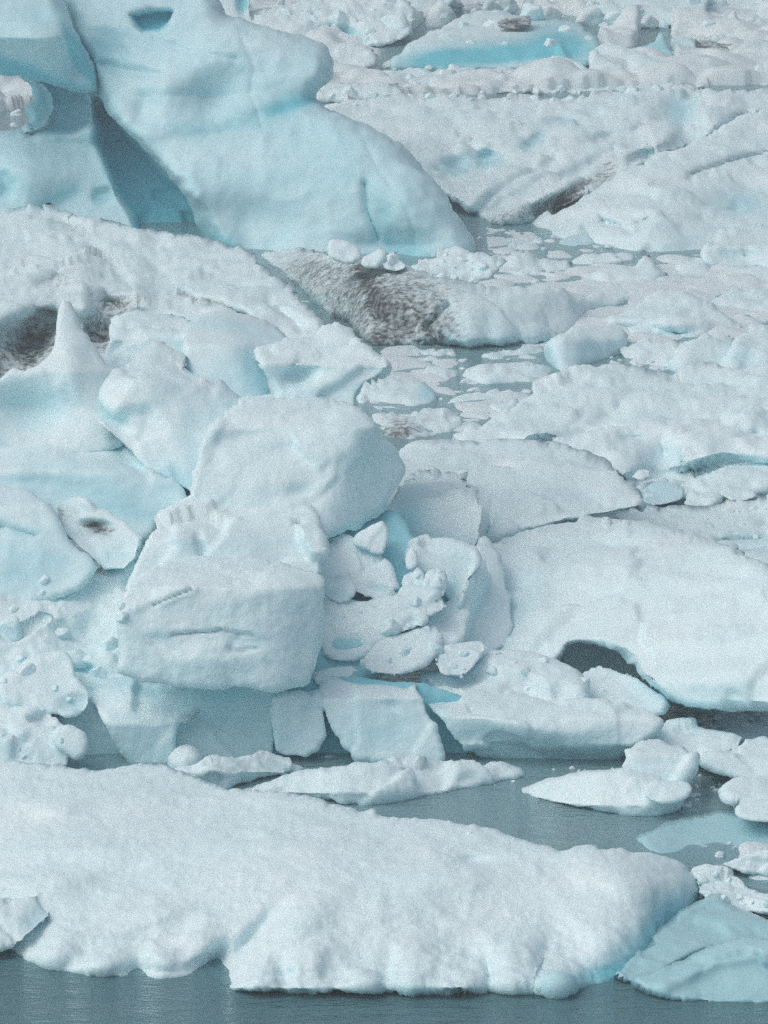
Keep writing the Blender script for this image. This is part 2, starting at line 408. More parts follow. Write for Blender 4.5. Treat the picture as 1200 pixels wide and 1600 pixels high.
part('foot', berg, poly=[(-70,200),(-10,207),(30,206),(47,192),(46,180),(40,168),(52,158),(50,140),(38,125),(20,112),(60,105),(130,110),(200,150),(260,230),(330,320),(350,400),(240,395),(150,385),(-70,375)],
     prof=[(390,129.8),(330,131.0),(220,133.0),(100,135.0)], r=12, R=0.8, thick=5, style='smooth',
     pits=[([(150,158),(166,172),(200,212),(240,258),(288,308),(312,350),(320,400),(225,390),(212,340),(188,300),(165,250),(150,215)],22,1.6),([(58,122),(118,132),(140,160),(140,190),(112,208),(40,212),(74,196),(88,166),(80,140)],10,.8),([(40,122),(62,130),(78,146),(82,172),(70,194),(50,204),(40,170)],6,.7),([(0,270),(14,268),(24,285),(18,304),(0,306)],16,.25),([(148,298),(170,294),(174,308),(160,318),(146,312)],13,.28),([(238,296),(262,298),(258,312),(242,310)],10,.25),([(284,330),(298,336),(304,356),(290,350)],10,.3)],
     blueP=[([(150,158),(166,172),(200,212),(240,258),(288,308),(312,350),(320,400),(225,390),(212,340),(188,300),(165,250),(150,215)],22,.85),([(58,122),(118,132),(140,160),(140,190),(112,208),(40,212),(74,196),(88,166),(80,140)],9,.28),([(40,122),(62,130),(78,146),(82,172),(70,194),(50,204),(40,170)],5,.35),([(230,270),(262,285),(300,332),(290,350),(250,318),(205,320),(195,295)],18,.4),([(238,296),(262,298),(258,312),(242,310)],10,.2),([(284,330),(298,336),(304,356),(290,350)],10,.2),([(148,298),(170,294),(174,308),(160,318),(146,312)],13,.2),([(0,270),(14,268),(24,285),(18,304),(0,306)],16,.25),([(60,318),(95,296),(120,284),(126,300),(90,326),(40,328)],10,.3)],  # arch hollow patches paint the dark of the hollow in blue
     bumps=[(40,265,60,40,10,0.7),(150,205,22,14,-30,0.7),(100,320,60,24,-30,-0.3)],
     lines=[([(65,210),(120,212),(150,195),(140,165)],9,0.35),([(150,215),(175,270),(215,330)],12,0.4)],
     blue=[(180,225,20,40,-30,0.15)], blue0=0.30, mat=S)

# ---------------------------------------------------------------- floes and bergs of the far upper right
ice('ice_block', 'grey chunk wedged beside the iceberg top at the upper edge', 'ice block', poly=[(335,-30),(392,-30),(392,10),(398,34),(372,37),(340,33),(338,10)], prof=[(37,G(50)),(-30,G(40))], r=8, thick=2, lines=[([(376,-5),(378,16)],5,-0.6)], blue=[(378,5,9,14,0,1.0)])
ice('ice_floe', 'hummocky white floe with a blue-green hollow behind the iceberg shoulder', 'ice floe', poly=[(395,20),(440,5),(520,-12),(600,-15),(640,0),(650,30),(640,58),(600,72),(560,75),(500,75),(440,60),(400,45)], prof=[(82,G(82,-.1)),(62,G(62,.25)),(30,G(30,.75)),(-15,G(-15,1.2))], r=12, thick=4, style='crust', amp=1.6,
    bumps=[(530,58,34,18,10,-2.0)], blue=[(520,58,24,15,10,0.9),(545,55,24,12,10,0.4)])
ice('iceberg', 'small grey iceberg with a dirty foot at the top edge', 'iceberg', poly=[(622,-40),(700,-40),(712,-5),(698,16),(672,30),(650,31),(632,14)], prof=[(31,G(31)),(-40,G(31)+2)], r=10, thick=3, dirt=[(655,27,24,8,0,0.5)], dirt0=0.10, blue=[(690,4,20,14,0,0.3)])
ice('iceberg', 'long low iceberg with a bright turquoise front under a white slope', 'iceberg', poly=[(600,108),(622,84),(650,62),(680,44),(720,26),(770,16),(800,24),(840,30),(885,33),(918,44),(938,68),(935,92),(915,104),(860,106),(760,108),(680,110)],
    prof=[(112,G(109)),(70,G(109)+1.2),(52,G(109)+4),(16,G(109)+14)], r=10, thick=6, style='smooth', lines=[([(870,60),(885,95)],6,0.3)],
    blue=[(760,88,125,16,-2,0.95),(880,66,50,30,20,0.8),(680,96,60,12,-8,0.8),(820,72,90,18,-5,0.6)], mat=S)
ice('ice_block', 'dark muddy ice lump resting on the turquoise iceberg', 'ice block', poly=[(774,34),(790,26),(815,25),(832,30),(826,42),(800,46),(782,44)], prof=[(46,G(84)),(25,G(84)+2)], r=6, thick=2, dirt=[(800,38,26,9,0,0.9)], dirt0=0.25, amp=0.8)
ice('ice_block', 'grey blue ridge of ice along the top right edge', 'ice block', poly=[(938,-30),(1110,-30),(1105,20),(1060,38),(1000,45),(955,40),(940,20)], prof=[(46,G(46)),(-5,G(46)+2),(-30,G(46)+8)], r=12, thick=4, blue0=0.12, dirt0=0.07, amp=1.3)
ice('ice_floe', 'white snowy floe across the top right corner', 'ice floe', poly=[(1090,-20),(1260,-25),(1260,70),(1190,66),(1150,60),(1110,45),(1095,20)], prof=[(70,G(70)),(30,G(42)),(-25,G(2))], r=10, thick=3, style='crust', amp=1.5)
ice('ice_block', 'turquoise shard jutting up between white floes', 'ice block', poly=[(985,78),(1005,74),(1022,66),(1030,46),(1040,52),(1042,72),(1050,80),(1046,100),(1010,97)], prof=[(100,G(98)),(46,G(98)+1.2)], r=6, thick=1.2, blue0=0.6)
ice('ice_block', 'blue wedge beside the turquoise shard', 'ice block', poly=[(1046,62),(1062,52),(1085,58),(1090,78),(1060,84),(1048,80)], prof=[(84,G(94)),(52,G(94)+1.5)], r=7, thick=1.5, blue0=0.25)
ice('ice_block', 'mud streaked white ridge with a black gravel patch', 'ice block', poly=[(1055,90),(1062,72),(1095,58),(1140,50),(1200,40),(1260,36),(1260,90),(1190,88),(1140,85),(1100,92),(1070,90)], prof=[(92,G(96)),(70,G(96)+1),(36,G(96)+12)], r=8, thick=3, dirt=[(1088,74,26,10,-8,1.1),(1130,70,18,8,0,0.7),(1190,62,26,10,0,0.35)], style='crust', amp=1.3)
ice('ice_block', 'small brown-grey pyramid of ice on the snow', 'ice block', poly=[(1090,94),(1104,80),(1125,78),(1142,80),(1130,92),(1108,99)], prof=[(99,G(101)),(78,G(101)+1)], r=6, thick=1.2, dirt=[(1112,90,18,9,0,0.6)], dirt0=0.1)
ice('ice_floe', 'white rumpled floe at right behind the small pyramid', 'ice floe', poly=[(1105,135),(1120,105),(1140,82),(1180,74),(1260,70),(1260,140),(1190,140)], prof=[(140,G(138)),(105,G(112)),(70,G(84))], r=10, thick=2.5, style='crust', amp=1.4, dirt=[(1130,112,10,14,0,0.25),(1175,125,24,8,0,0.25)])
ice('ice_block', 'long white slab lying slantwise below the turquoise shard', 'ice block', poly=[(925,74),(945,64),(965,70),(1000,78),(1030,95),(1075,108),(1108,116),(1112,130),(1085,138),(1040,132),(990,120),(950,100),(930,90)], prof=[(138,G(136)),(100,G(122)),(60,G(112))], r=10, thick=2, style='snow')
ice('ice_floe', 'pale tilted floe with a toothed broken edge', 'ice floe', poly=[(918,92),(928,72),(938,88),(960,98),(985,112),(990,128),(955,126),(920,118)], prof=[(128,G(128)),(72,G(124)+1)], r=8, thick=1.5, style='block')
ice('ice_block', 'smooth white mound in front of the turquoise iceberg', 'ice block', poly=[(812,112),(830,98),(852,90),(870,86),(890,92),(908,98),(920,108),(918,122),(880,125),(830,124)], prof=[(125,G(125)),(105,G(125)+1),(86,G(116))], r=10, thick=2, style='smooth', amp=.6)
ice('ice_floe', 'low grey rubble floe below the slantwise slab', 'ice floe', poly=[(820,135),(870,118),(950,118),(1040,128),(1100,132),(1130,138),(1060,148),(980,150),(930,150),(840,150)], prof=[(150,G(150)),(118,G(128))], r=7, thick=1.2, style='crust', amp=1.6, blue=[(970,143,50,7,0,0.3)], dirt=[(960,140,40,6,0,0.15),(1065,134,18,6,0,0.25)])
ice('ice_floe', 'undulating white floe under the turquoise iceberg front', 'ice floe', poly=[(545,135),(570,112),(620,106),(680,110),(715,98),(740,104),(800,104),(835,112),(850,130),(820,148),(760,142),(700,140),(640,138),(600,150),(560,150)], prof=[(152,G(152)),(104,G(118))], r=9, thick=2, style='crust', amp=1.6, bumps=[(650,118,26,8,0,-.8),(710,122,30,9,0,-.8),(760,118,24,8,0,-.8)], blue=[(655,120,24,7,0,.25),(758,118,26,8,0,.3)])
ice('ice_floe', 'lumpy white floe against the iceberg shoulder', 'ice floe', poly=[(492,122),(500,100),(520,78),(545,66),(580,72),(590,95),(570,112),(540,120)], prof=[(124,G(126)),(66,G(92))], r=9, thick=2, style='crust', amp=1.5)
ice('ice_floe', 'rounded white floe with a dirty underside by the iceberg', 'ice floe', poly=[(488,150),(500,130),(530,124),(580,124),(620,128),(635,142),(620,158),(560,158),(515,162),(492,158)], prof=[(162,G(162)),(140,G(158)),(124,G(136))], r=9, thick=2, style='crust', amp=1.2, dirt=[(520,158,30,6,0,0.25)])

# big crevassed floe and the slab below its crevice
ice('ice_floe', 'wide crevassed white floe dimpled with blue melt hollows', 'ice floe',
    poly=[(480,182),(520,160),(600,152),(680,150),(760,156),(830,152),(900,146),(1000,138),(1080,136),(1150,140),(1260,132),(1260,175),(1200,172),(1155,186),(1110,210),(1080,226),(1020,250),(950,286),(890,318),(820,352),(775,354),(740,338),(706,312),(640,270),(560,215)],
    prof=[(370,G(358)),(300,G(300,0.6)),(200,G(200,1.3)),(132,G(132,1.5))], r=10, R=.5, thick=4, style='snow', amp=1.7,
    bumps=[(712,262,34,20,-15,-1.9),(762,248,26,14,0,-1.5),(700,190,22,8,0,-.8),(882,190,30,12,-5,-1.2),(932,184,24,10,0,-1.1),(842,216,16,10,-30,-.9),(825,228,12,10,0,-.8),(1058,170,26,32,40,-2.2),(1070,216,40,14,-38,-1.5),(945,216,34,9,-12,-.9),(700,285,20,8,0,-.8),(1000,205,26,9,-20,-.9),
           (1110,165,40,22,-25,1.5),(990,240,60,14,-28,1.0),(830,320,60,10,-28,0.8)],
    lines=[([(742,345),(790,312),(850,288),(920,258),(960,240)],10,-.8),([(735,338),(765,308),(820,276),(870,250)],8,-.6),([(840,330),(880,312),(920,282),(950,264),(1010,240)],13,-1.3),([(1080,140),(1078,170),(1065,200)],10,-.9),([(1078,225),(1140,195),(1165,180)],10,-.9),([(640,235),(690,230),(740,228)],9,-0.6)],
    blue=[(712,262,30,16,-15,0.45),(764,250,22,10,0,0.5),(1062,172,22,24,40,0.55),(842,216,14,9,-30,0.5),(825,228,12,9,0,0.4),(882,190,24,10,0,0.3),(1085,215,26,8,-38,0.25)],
    dirtL=[([(745,350),(800,338),(850,330),(900,300),(955,264)],9,0.30),([(770,330),(830,290),(880,265)],7,0.10),([(960,242),(1010,246),(1080,222)],8,0.10),([(640,236),(700,230)],6,0.16)], dirt=[(890,306,34,9,-33,0.75),(840,322,50,10,-18,0.28),(1158,177,18,6,-25,0.55),(1085,150,14,16,0,0.2),(930,220,30,6,-8,0.2),(945,265,40,10,-30,0.2)])
ice('ice_floe', 'broad smooth white slab tilting down to the water below the dirty crevice', 'ice floe',
    poly=[(780,368),(820,352),(870,326),(900,310),(940,288),(1000,258),(1060,232),(1110,208),(1155,184),(1200,170),(1260,165),(1260,380),(1180,372),(1110,402),(1050,410),(1005,410),(960,404),(900,398),(840,392),(790,384)],
    prof=[(410,G(410,-.30)),(394,G(394,.02)),(370,G(370,.30)),(330,G(330,.65)),(270,G(270,1.05)),(165,G(165,1.6))], r=9, R=.4, thick=4, style='snow', amp=1.0,
    folds=[(1010,400,1010,300,.0150,12),(1060,300,1060,400,.008,12)], bumps=[(1140,318,70,30,-12,-1.3),(1000,345,60,20,-10,0.6),(880,270,20,8,0,-0.5),(990,345,30,12,-12,-0.8)], lines=[([(1080,275),(1140,255),(1200,240)],6,-0.9),([(940,345),(985,360),(1015,345)],5,-0.6)],
    blue=[(1160,318,44,16,-5,0.5),(1090,360,60,18,-10,0.18),(1060,392,60,10,0,0.3)], dirtL=[([(1010,290),(1100,270),(1190,245)],5,0.12)])
ice('ice_block', 'white boulder with a shadowy hollow front at the right edge', 'ice block', poly=[(1092,398),(1105,372),(1140,358),(1190,352),(1260,350),(1260,425),(1180,418),(1140,422),(1105,415)], prof=[(426,G(424)),(385,G(424)+.8),(350,G(424)+7)], r=12, thick=2, style='snow', bumps=[(1150,402,40,16,10,-.35)], blue=[(1140,405,40,14,0,.12)], dirt=[(1163,395,5,14,0,.4)])

# ---------------------------------------------------------------- snowy floe and dirty ridge in front of the iceberg
ice('ice_floe', 'sloping snow covered floe with dark dirty undercuts at its near edge', 'ice floe',
    poly=[(-70,318),(0,326),(40,332),(85,325),(110,336),(145,340),(190,352),(250,362),(300,370),(342,378),(384,384),(410,412),(432,436),(456,452),(485,478),(506,502),(520,540),(480,580),(400,600),(250,610),(100,610),(30,600),(-70,620)],
    prof=[(620,107.3),(560,107.9),(480,111.5),(330,130)], gx=-0.004, x0=200, r=10, R=.5, thick=4, style='snow', amp=1.3,
    steps=[([(-60,520),(10,505),(60,482),(90,476),(130,490)],9,-2.6),([(120,455),(150,462),(190,465),(215,478)],7,-2.0),([(280,450),(300,470),(340,480),(380,492),(410,520)],4,-0.5)],
    bumps=[(110,350,22,6,20,-1.0),(165,530,55,30,-30,-1.4),(50,540,70,40,-35,-1.4),(90,435,40,8,-20,-0.9),(175,475,20,9,0,-.8)],
    lines=[([(85,352),(150,385),(200,440)],8,-0.7),([(60,450),(110,435)],5,-0.8),([(285,455),(310,472),(350,478),(385,495)],5,-0.9),([(200,380),(260,430)],7,-.4),([(420,470),(470,510)],7,-.5)],
    dirt=[(40,545,70,36,-38,0.95),(165,520,44,32,-35,0.85),(180,472,22,10,0,0.6),(110,355,24,7,20,0.35),(95,436,34,6,-22,0.3),(75,484,14,6,0,0.6)], dirtL=[([(285,456),(310,472),(350,478),(390,498)],5,0.4),([(130,370),(175,415)],5,0.15)], dirt0=0.015)
ice('ice_floe', 'dirt stained ice ridge lying in front of the iceberg, dark gravel on its face', 'ice floe', afloat=True,
    poly=[(382,384),(400,378),(440,380),(480,388),(512,394),(545,402),(580,406),(615,408),(650,416),(690,432),(730,444),(780,448),(850,450),(915,458),(960,464),(1000,472),(985,480),(945,488),(922,494),(905,515),(880,532),(830,540),(770,542),(735,550),(700,545),(655,548),(612,548),(580,545),(560,532),(545,512),(522,500),(500,488),(472,456),(440,434),(412,410)],
    prof=[(552,G(549)),(530,G(549)-.1),(455,113.9),(400,117.5),(378,121.5)], r=12, R=.9, thick=3.5, style='snow', amp=1.1,
    lines=[([(518,500),(515,470),(530,440)],8,-.5),([(570,410),(575,450),(590,500)],8,-.35),([(690,545),(670,510),(700,480)],8,-.4)], bumps=[(630,520,46,30,30,-.6),(600,470,40,30,0,.3),(760,510,70,40,0,.4),(920,475,60,8,5,0.0)],
    blue=[(690,535,26,14,0,.6),(740,520,80,24,0,.18),(500,480,16,20,40,.2)], dirt=[(600,475,110,60,10,.22),(615,505,62,44,20,.55),(680,520,40,26,10,.5),(570,425,14,22,0,.7),(510,420,55,24,10,.26),(600,455,110,44,0,.34),(470,420,50,26,20,.25),(580,535,30,12,0,.7)], dirtL=[([(570,420),(580,460),(598,495)],8,.5)], dirt0=0.04)
LBL = ['largest of the white ice lumps perched on the dirty ridge', 'middle leaning white ice lump on the dirty ridge', 'small pointed ice lump on the dirty ridge']
for k, pl in enumerate([[(513,398),(514,376),(530,374),(548,380),(560,386),(566,400),(560,412),(530,410)], [(560,412),(568,400),(585,396),(598,390),(602,402),(596,416),(575,420)], [(596,418),(606,402),(620,394),(632,404),(640,418),(620,426)]]):
    ice('ice_chunk', LBL[k], 'ice chunk', 'ice lumps on the dirty ridge', poly=pl, prof=[(430,116.2),(374,117.2)], r=7, thick=1, s=3, style='rubble', jit=1)
ice('ice_chunk', 'heap of broken white ice at the right foot of the iceberg', 'ice chunk', poly=[(640,425),(648,406),(670,398),(685,388),(705,382),(722,376),(730,392),(760,398),(790,410),(770,432),(740,445),(690,436)], prof=[(446,116.4),(376,119.5)], r=9, thick=2, style='crust', amp=1.5)

# ---------------------------------------------------------------- floes in the water right of the dirty ridge
ice('ice_floe', 'flat white floe piled with rubble beyond the dirty ridge', 'ice floe', afloat=True, poly=[(725,410),(760,398),(800,400),(850,402),(885,408),(905,425),(890,440),(850,448),(800,446),(750,440)], prof=[(450,G(448)),(398,G(410))], r=9, thick=1.2, style='crust', amp=1.3)
ice('ice_floe', 'thin flat grey-blue floe just below the white slab', 'ice floe', afloat=True, poly=[(770,372),(830,372),(868,376),(858,388),(800,392),(772,388)], prof=[(393,G(391)),(372,G(380))], r=5, thick=.7, s=3, style='smooth', blue=[(812,383,44,8,0,.5)], dirt0=.05)
ice('ice_floe', 'low translucent grey floe beside the flat grey-blue floe', 'ice floe', afloat=True, poly=[(868,384),(890,366),(925,362),(940,370),(936,384),(900,390)], prof=[(391,G(390)),(362,G(378))], r=5, thick=.7, s=3, style='smooth', blue0=.3, dirt0=.05)
ice('ice_floe', 'white floe with a square peak amid the open water', 'ice floe', afloat=True, poly=[(920,438),(930,422),(960,414),(990,416),(998,404),(1018,402),(1028,420),(1045,432),(1030,446),(980,446),(940,448)], prof=[(449,G(447)),(430,G(443)),(402,G(424))], r=8, thick=1.2, style='snow')
ice('ice_floe', 'flat white floe behind the square peaked floe', 'ice floe', afloat=True, poly=[(880,418),(905,404),(950,396),(985,394),(1000,404),(985,412),(940,418),(905,424)], prof=[(425,G(423)),(394,G(403))], r=7, thick=1, style='snow')
ice('ice_block', 'white lump with a pointed end in the open water at right', 'ice block', afloat=True, poly=[(1045,432),(1055,412),(1075,408),(1105,414),(1115,426),(1120,438),(1090,438),(1060,440)], prof=[(442,G(440)),(408,G(438)+2)], r=8, thick=1.2, style='snow')
ice('ice_floe', 'long snowy floe at right edge above the twin mounds', 'ice floe', afloat=True, poly=[(1110,440),(1140,424),(1180,420),(1260,416),(1260,450),(1190,450),(1140,452)], prof=[(453,G(450)),(416,G(426))], r=8, thick=1.2, style='snow')
ice('ice_floe', 'grey rubbly floe at right edge behind the twin mounds', 'ice floe', afloat=True, poly=[(1105,480),(1130,462),(1180,452),(1260,446),(1260,505),(1200,500),(1150,495)], prof=[(506,G(502)),(446,G(462))], r=8, thick=1.2, style='crust', amp=1.2, blue0=.06)
ice('ice_block', 'peaked white mound standing in the open water', 'ice block', afloat=True, poly=[(930,512),(960,494),(990,478),(1010,458),(1035,446),(1068,450),(1090,462),(1110,472),(1130,488),(1160,508),(1165,522),(1130,522),(1090,532),(1045,536),(1025,530),(985,526),(940,520)], prof=[(537,G(534)),(505,G(534)+.7),(446,G(534)+5)], r=12, thick=2.4, style='snow', amp=1.3, bumps=[(1050,526,40,9,-8,-.5)], blue=[(1040,528,50,8,0,.35)], lines=[([(960,514),(1010,508),(1060,522)],5,-.3)])
ice('ice_block', 'rounded block with a pale blue face beside the peaked mound', 'ice block', afloat=True, poly=[(850,548),(866,530),(892,514),(925,508),(965,510),(980,518),(980,540),(976,556),(950,562),(922,568),(905,580),(884,590),(868,580),(856,566)], prof=[(590,G(592)),(530,G(592)+.5),(508,G(592)+2.2)], r=14, thick=2, style='smooth', folds=[(930,600,915,520,-.01,6)], lines=[([(905,525),(925,545),(928,566)],8,.12)], blue=[(890,560,36,24,-10,.22)], mat=S)
ice('ice_floe', 'white rubble patch under the peaked mound', 'ice floe', afloat=True, poly=[(970,560),(980,535),(1020,528),(1060,536),(1080,550),(1090,570),(1040,582),(990,580)], prof=[(584,G(580)),(528,G(548))], r=8, thick=1.2, style='crust')
ice('ice_block', 'left of the twin white mounds by the right edge', 'ice block', 'twin mounds', afloat=True, poly=[(1050,585),(1062,552),(1080,536),(1110,522),(1140,520),(1158,540),(1150,570),(1120,590)], prof=[(590,G(588)),(550,G(588)+.8),(520,G(588)+3.5)], r=12, thick=1.8, style='snow')
ice('ice_block', 'right of the twin white mounds by the right edge', 'ice block', 'twin mounds', afloat=True, poly=[(1120,590),(1140,545),(1155,522),(1175,506),(1200,512),(1260,520),(1260,590),(1190,592)], prof=[(594,G(590)),(545,G(590)+.6),(506,G(590)+3)], r=12, thick=1.8, style='snow', blue=[(1160,560,20,24,0,.25)])
ice('ice_floe', 'slush coated grey floe at the foot of the dirty ridge', 'ice floe', afloat=True, poly=[(575,548),(640,544),(690,540),(715,548),(728,560),(700,562),(640,558),(590,556)], prof=[(563,G(562)),(540,G(552))], r=5, thick=.6, s=3, style='crust', dirt0=.12)
ice('ice_floe', 'grey slush floe under the pale end of the dirty ridge', 'ice floe', afloat=True, poly=[(750,556),(790,544),(840,538),(855,545),(850,560),(800,566),(762,566)], prof=[(567,G(566)),(538,G(552))], r=5, thick=.6, s=3, style='crust', dirt0=.10, blue0=.1)
ice('ice_block', 'white hump with a blue right face below the grey slush', 'ice block', afloat=True, poly=[(716,592),(735,574),(770,566),(805,566),(820,560),(832,570),(855,572),(868,586),(855,600),(800,602),(740,604)], prof=[(606,G(604)),(585,G(604)+.4),(560,G(604)+3)], r=9, thick=1.4, style='snow', blue=[(845,588,16,12,0,.45),(780,600,20,6,0,.3)])
ice('ice_floe', 'pinkish white floe ending in a blue cut face', 'ice floe', afloat=True, poly=[(555,620),(580,598),(620,594),(650,594),(672,604),(682,620),(678,634),(650,640),(600,650),(570,645)], prof=[(652,G(650)),(594,G(612))], r=9, thick=1.4, style='snow', blue=[(665,615,15,15,0,.6)], dirt0=.02)
ice('ice_floe', 'white floe strip beside the blue cut face', 'ice floe', afloat=True, poly=[(600,592),(640,578),(690,576),(720,584),(712,598),(680,604),(630,600)], prof=[(606,G(602)),(576,G(586))], r=7, thick=1, style='snow')
ice('ice_floe', 'mud stained rubble floe behind the big square block', 'ice floe', afloat=True, poly=[(575,645),(620,642),(655,636),(700,634),(722,648),(728,668),(700,682),(650,690),(612,690),(590,680)], prof=[(692,G(688)),(634,G(654))], r=8, thick=1.2, style='crust', amp=1.3, dirt=[(630,668,44,20,-5,.38),(620,684,22,10,0,.5)], dirt0=.07)
for k, (pl, lb) in enumerate([([(682,640),(720,622),(770,612),(830,604),(850,612),(800,626),(740,640)], 'upper flat strip floe pointing at the pale blue block'), ([(690,662),(730,644),(790,632),(815,630),(800,646),(760,660),(720,668)], 'lower flat strip floe pointing at the pale blue block'), ([(560,586),(600,566),(660,562),(720,566),(712,578),(640,586)], 'flat pinkish strip floe under the dirty ridge')]):
    ice('ice_floe', lb, 'ice floe', 'strip floes', afloat=True, poly=pl, prof=[(pl[-1][1]+30,G(pl[-1][1]+28)),(pl[0][1]-40,G(pl[0][1]-34))], r=6, thick=.8, s=3, style='snow', amp=1.2)

ice('ice_floe', 'large gently domed snow floe at right with a small sheltered hollow', 'ice floe',
    poly=[(690,690),(740,668),(790,640),(830,612),(862,592),(900,574),(945,565),(985,570),(1040,584),(1075,570),(1110,564),(1160,574),(1260,570),(1260,780),(1200,772),(1130,788),(1060,785),(1000,770),(960,742),(900,712),(800,702)],
    prof=[(792,G(790)),(760,G(788)+.7),(700,97.6),(640,100.5),(564,105.8)], r=12, R=.5, thick=3, style='snow', amp=1.4,
    bumps=[(1035,712,30,24,20,-1.4),(1020,735,26,12,0,-.8),(1085,740,36,12,-15,-.8),(880,700,60,12,-10,.3),(830,672,40,14,0,.7),(985,690,30,12,0,-.7),(960,640,40,14,-20,-.5),(1180,680,24,9,0,-.6)],
    lines=[([(990,750),(1060,740),(1130,720),(1260,735)],9,-.9),([(880,680),(930,664),(970,640)],10,-.4),([(830,692),(860,684)],6,-.5)],
    steps=[([(960,742),(1020,750),(1080,742),(1140,748),(1260,745)],5,-.5)],
    blue=[(1035,720,18,14,20,.15),(985,690,24,9,0,.18)], dirt=[(1024,732,14,6,0,.25),(1075,742,20,5,0,.2)])
for pl, lb, b in [([(1003,762),(1020,752),(1055,752),(1070,760),(1070,782),(1030,790),(1005,788)], 'grey blue box of ice in the gap between the snow floes', .35), ([(1065,785),(1080,768),(1110,764),(1130,774),(1120,790),(1080,794)], 'rounded lump beside the grey blue box of ice', .05), ([(1120,770),(1150,758),(1180,764),(1186,776),(1150,786)], 'flat lump near the right edge between the snow floes', .05), ([(985,742),(1000,728),(1015,730),(1020,744),(1000,752)], 'small lump under the sheltered hollow', .0)]:
    ice('ice_chunk', lb, 'ice chunk', 'lumps in the gap between snow floes', poly=pl, prof=[(794,93.6),(740,95.2)], r=8, thick=1, s=3, style='rubble', blue0=b)
ice('ice_floe', 'flat white floe running between the snow dome and the large snow floe', 'ice floe', poly=[(960,806),(1005,790),(1060,792),(1110,788),(1150,776),(1200,770),(1260,768),(1260,900),(1150,880),(1060,850),(980,830)], prof=[(900,87.3),(768,94.3)], r=9, R=.5, thick=1.5, style='snow', amp=1.5, blue=[(1180,860,50,16,10,.2),(1170,845,60,8,8,.15)], lines=[([(1120,850),(1200,845)],7,-.5),([(1150,868),(1220,872)],7,-.7)])

# ---------------------------------------------------------------- the jumbled pile, from its back
ice('ice_block', 'rough topped block with a blue notch right of the pointed spire', 'ice block', poly=[(150,575),(168,535),(182,500),(208,486),(250,488),(292,494),(310,520),(300,580),(230,620),(170,610)], prof=[(620,86.2),(530,87),(486,90)], r=12, thick=2.5, style='snow', bumps=[(190,552,26,20,-20,-.2)], blue=[(188,556,26,20,-15,.12)])
ice('ice_block', 'smooth rounded boulder with a pale blue right side', 'ice block', poly=[(284,535),(290,508),(310,492),(345,482),(385,488),(425,505),(455,535),(470,580),(470,640),(400,650),(330,630),(295,585)], prof=[(650,84.5),(540,85.4),(482,88.5)], r=18, thick=2.5, style='smooth', amp=.7, folds=[(340,470,400,640,.016,6)], blue=[(390,560,55,50,20,.2)], mat=S)
ice('ice_block', 'knobbed white block at the back corner of the pile', 'ice block', poly=[(400,545),(440,530),(490,526),(503,510),(525,502),(548,508),(560,522),(562,540),(590,550),(615,568),(602,584),(572,600),(556,622),(558,650),(430,650),(410,600)], prof=[(650,83.7),(570,84.2),(503,87)], r=12, thick=2.5, style='block', steps=[([(400,560),(460,570),(520,560),(610,565)],10,-.08)], bumps=[(530,520,28,22,0,.4),(470,585,26,14,-10,-.35)], blue=[(470,588,20,9,-20,.1),(560,608,10,12,0,.5),(480,610,60,18,0,.12)])
ice('ice_block', 'pointed white spire at the left end of the pile', 'ice block', poly=[(-70,610),(0,590),(20,574),(38,582),(62,572),(80,552),(86,520),(90,492),(98,470),(103,462),(112,480),(126,512),(148,542),(168,570),(190,582),(205,640),(190,700),(100,720),(-70,720)], prof=[(720,82.6),(580,83.6),(470,85.8)], r=7, thick=2.6, style='block', amp=.6, chip=.35, jit=1.6, folds=[(92,470,150,640,.012,10)], bumps=[(45,640,60,36,10,-.6),(110,560,24,60,0,.2)], blue=[(50,645,60,30,5,.2),(0,690,14,20,0,.3)])
ice('ice_block', 'angular pale block with a sharp right shoulder behind the big square block', 'ice block', poly=[(150,600),(170,582),(196,574),(220,554),(246,540),(280,556),(325,590),(378,626),(392,680),(370,760),(300,770),(230,735),(190,700),(155,660)], prof=[(770,81.6),(600,83.3),(540,85.5)], r=14, thick=2.8, style='block', folds=[(160,660,250,545,.016,4),(230,530,400,650,.014,4),(250,600,300,760,.006,5)], bumps=[(172,650,26,10,30,-.35)], lines=[([(150,640),(190,665)],7,-.2)], blue=[(172,650,26,8,30,.12),(250,590,50,20,20,.1),(270,745,40,20,20,.4)])
ice('ice_block', 'long smooth bluish mass filling the left of the pile', 'ice block', poly=[(-70,720),(0,700),(50,682),(110,672),(160,676),(200,690),(225,715),(240,738),(275,750),(296,780),(296,800),(250,820),(230,850),(150,850),(60,830),(-70,820)], prof=[(850,80.6),(740,81.6),(672,84)], r=16, thick=2.8, style='smooth', steps=[([(120,722),(170,712),(225,738),(290,765)],8,.35)], bumps=[(170,740,90,40,20,.3),(250,745,40,12,20,.25),(60,720,80,24,-8,.25)], lines=[([(130,672),(180,705),(230,740)],7,-.25)], blue=[(180,780,110,40,15,.2),(220,800,60,20,0,.2)], blue0=.05, mat=S)
ice('ice_block', 'deep turquoise wedge of ice in the cleft left of the big square block', 'ice block', poly=[(190,705),(250,700),(320,700),(330,800),(280,815),(230,780)], prof=[(815,82.2),(700,83.4)], r=10, thick=1.5, style='smooth', blue=[(275,760,50,30,20,.75)], blue0=.2, mat=S)
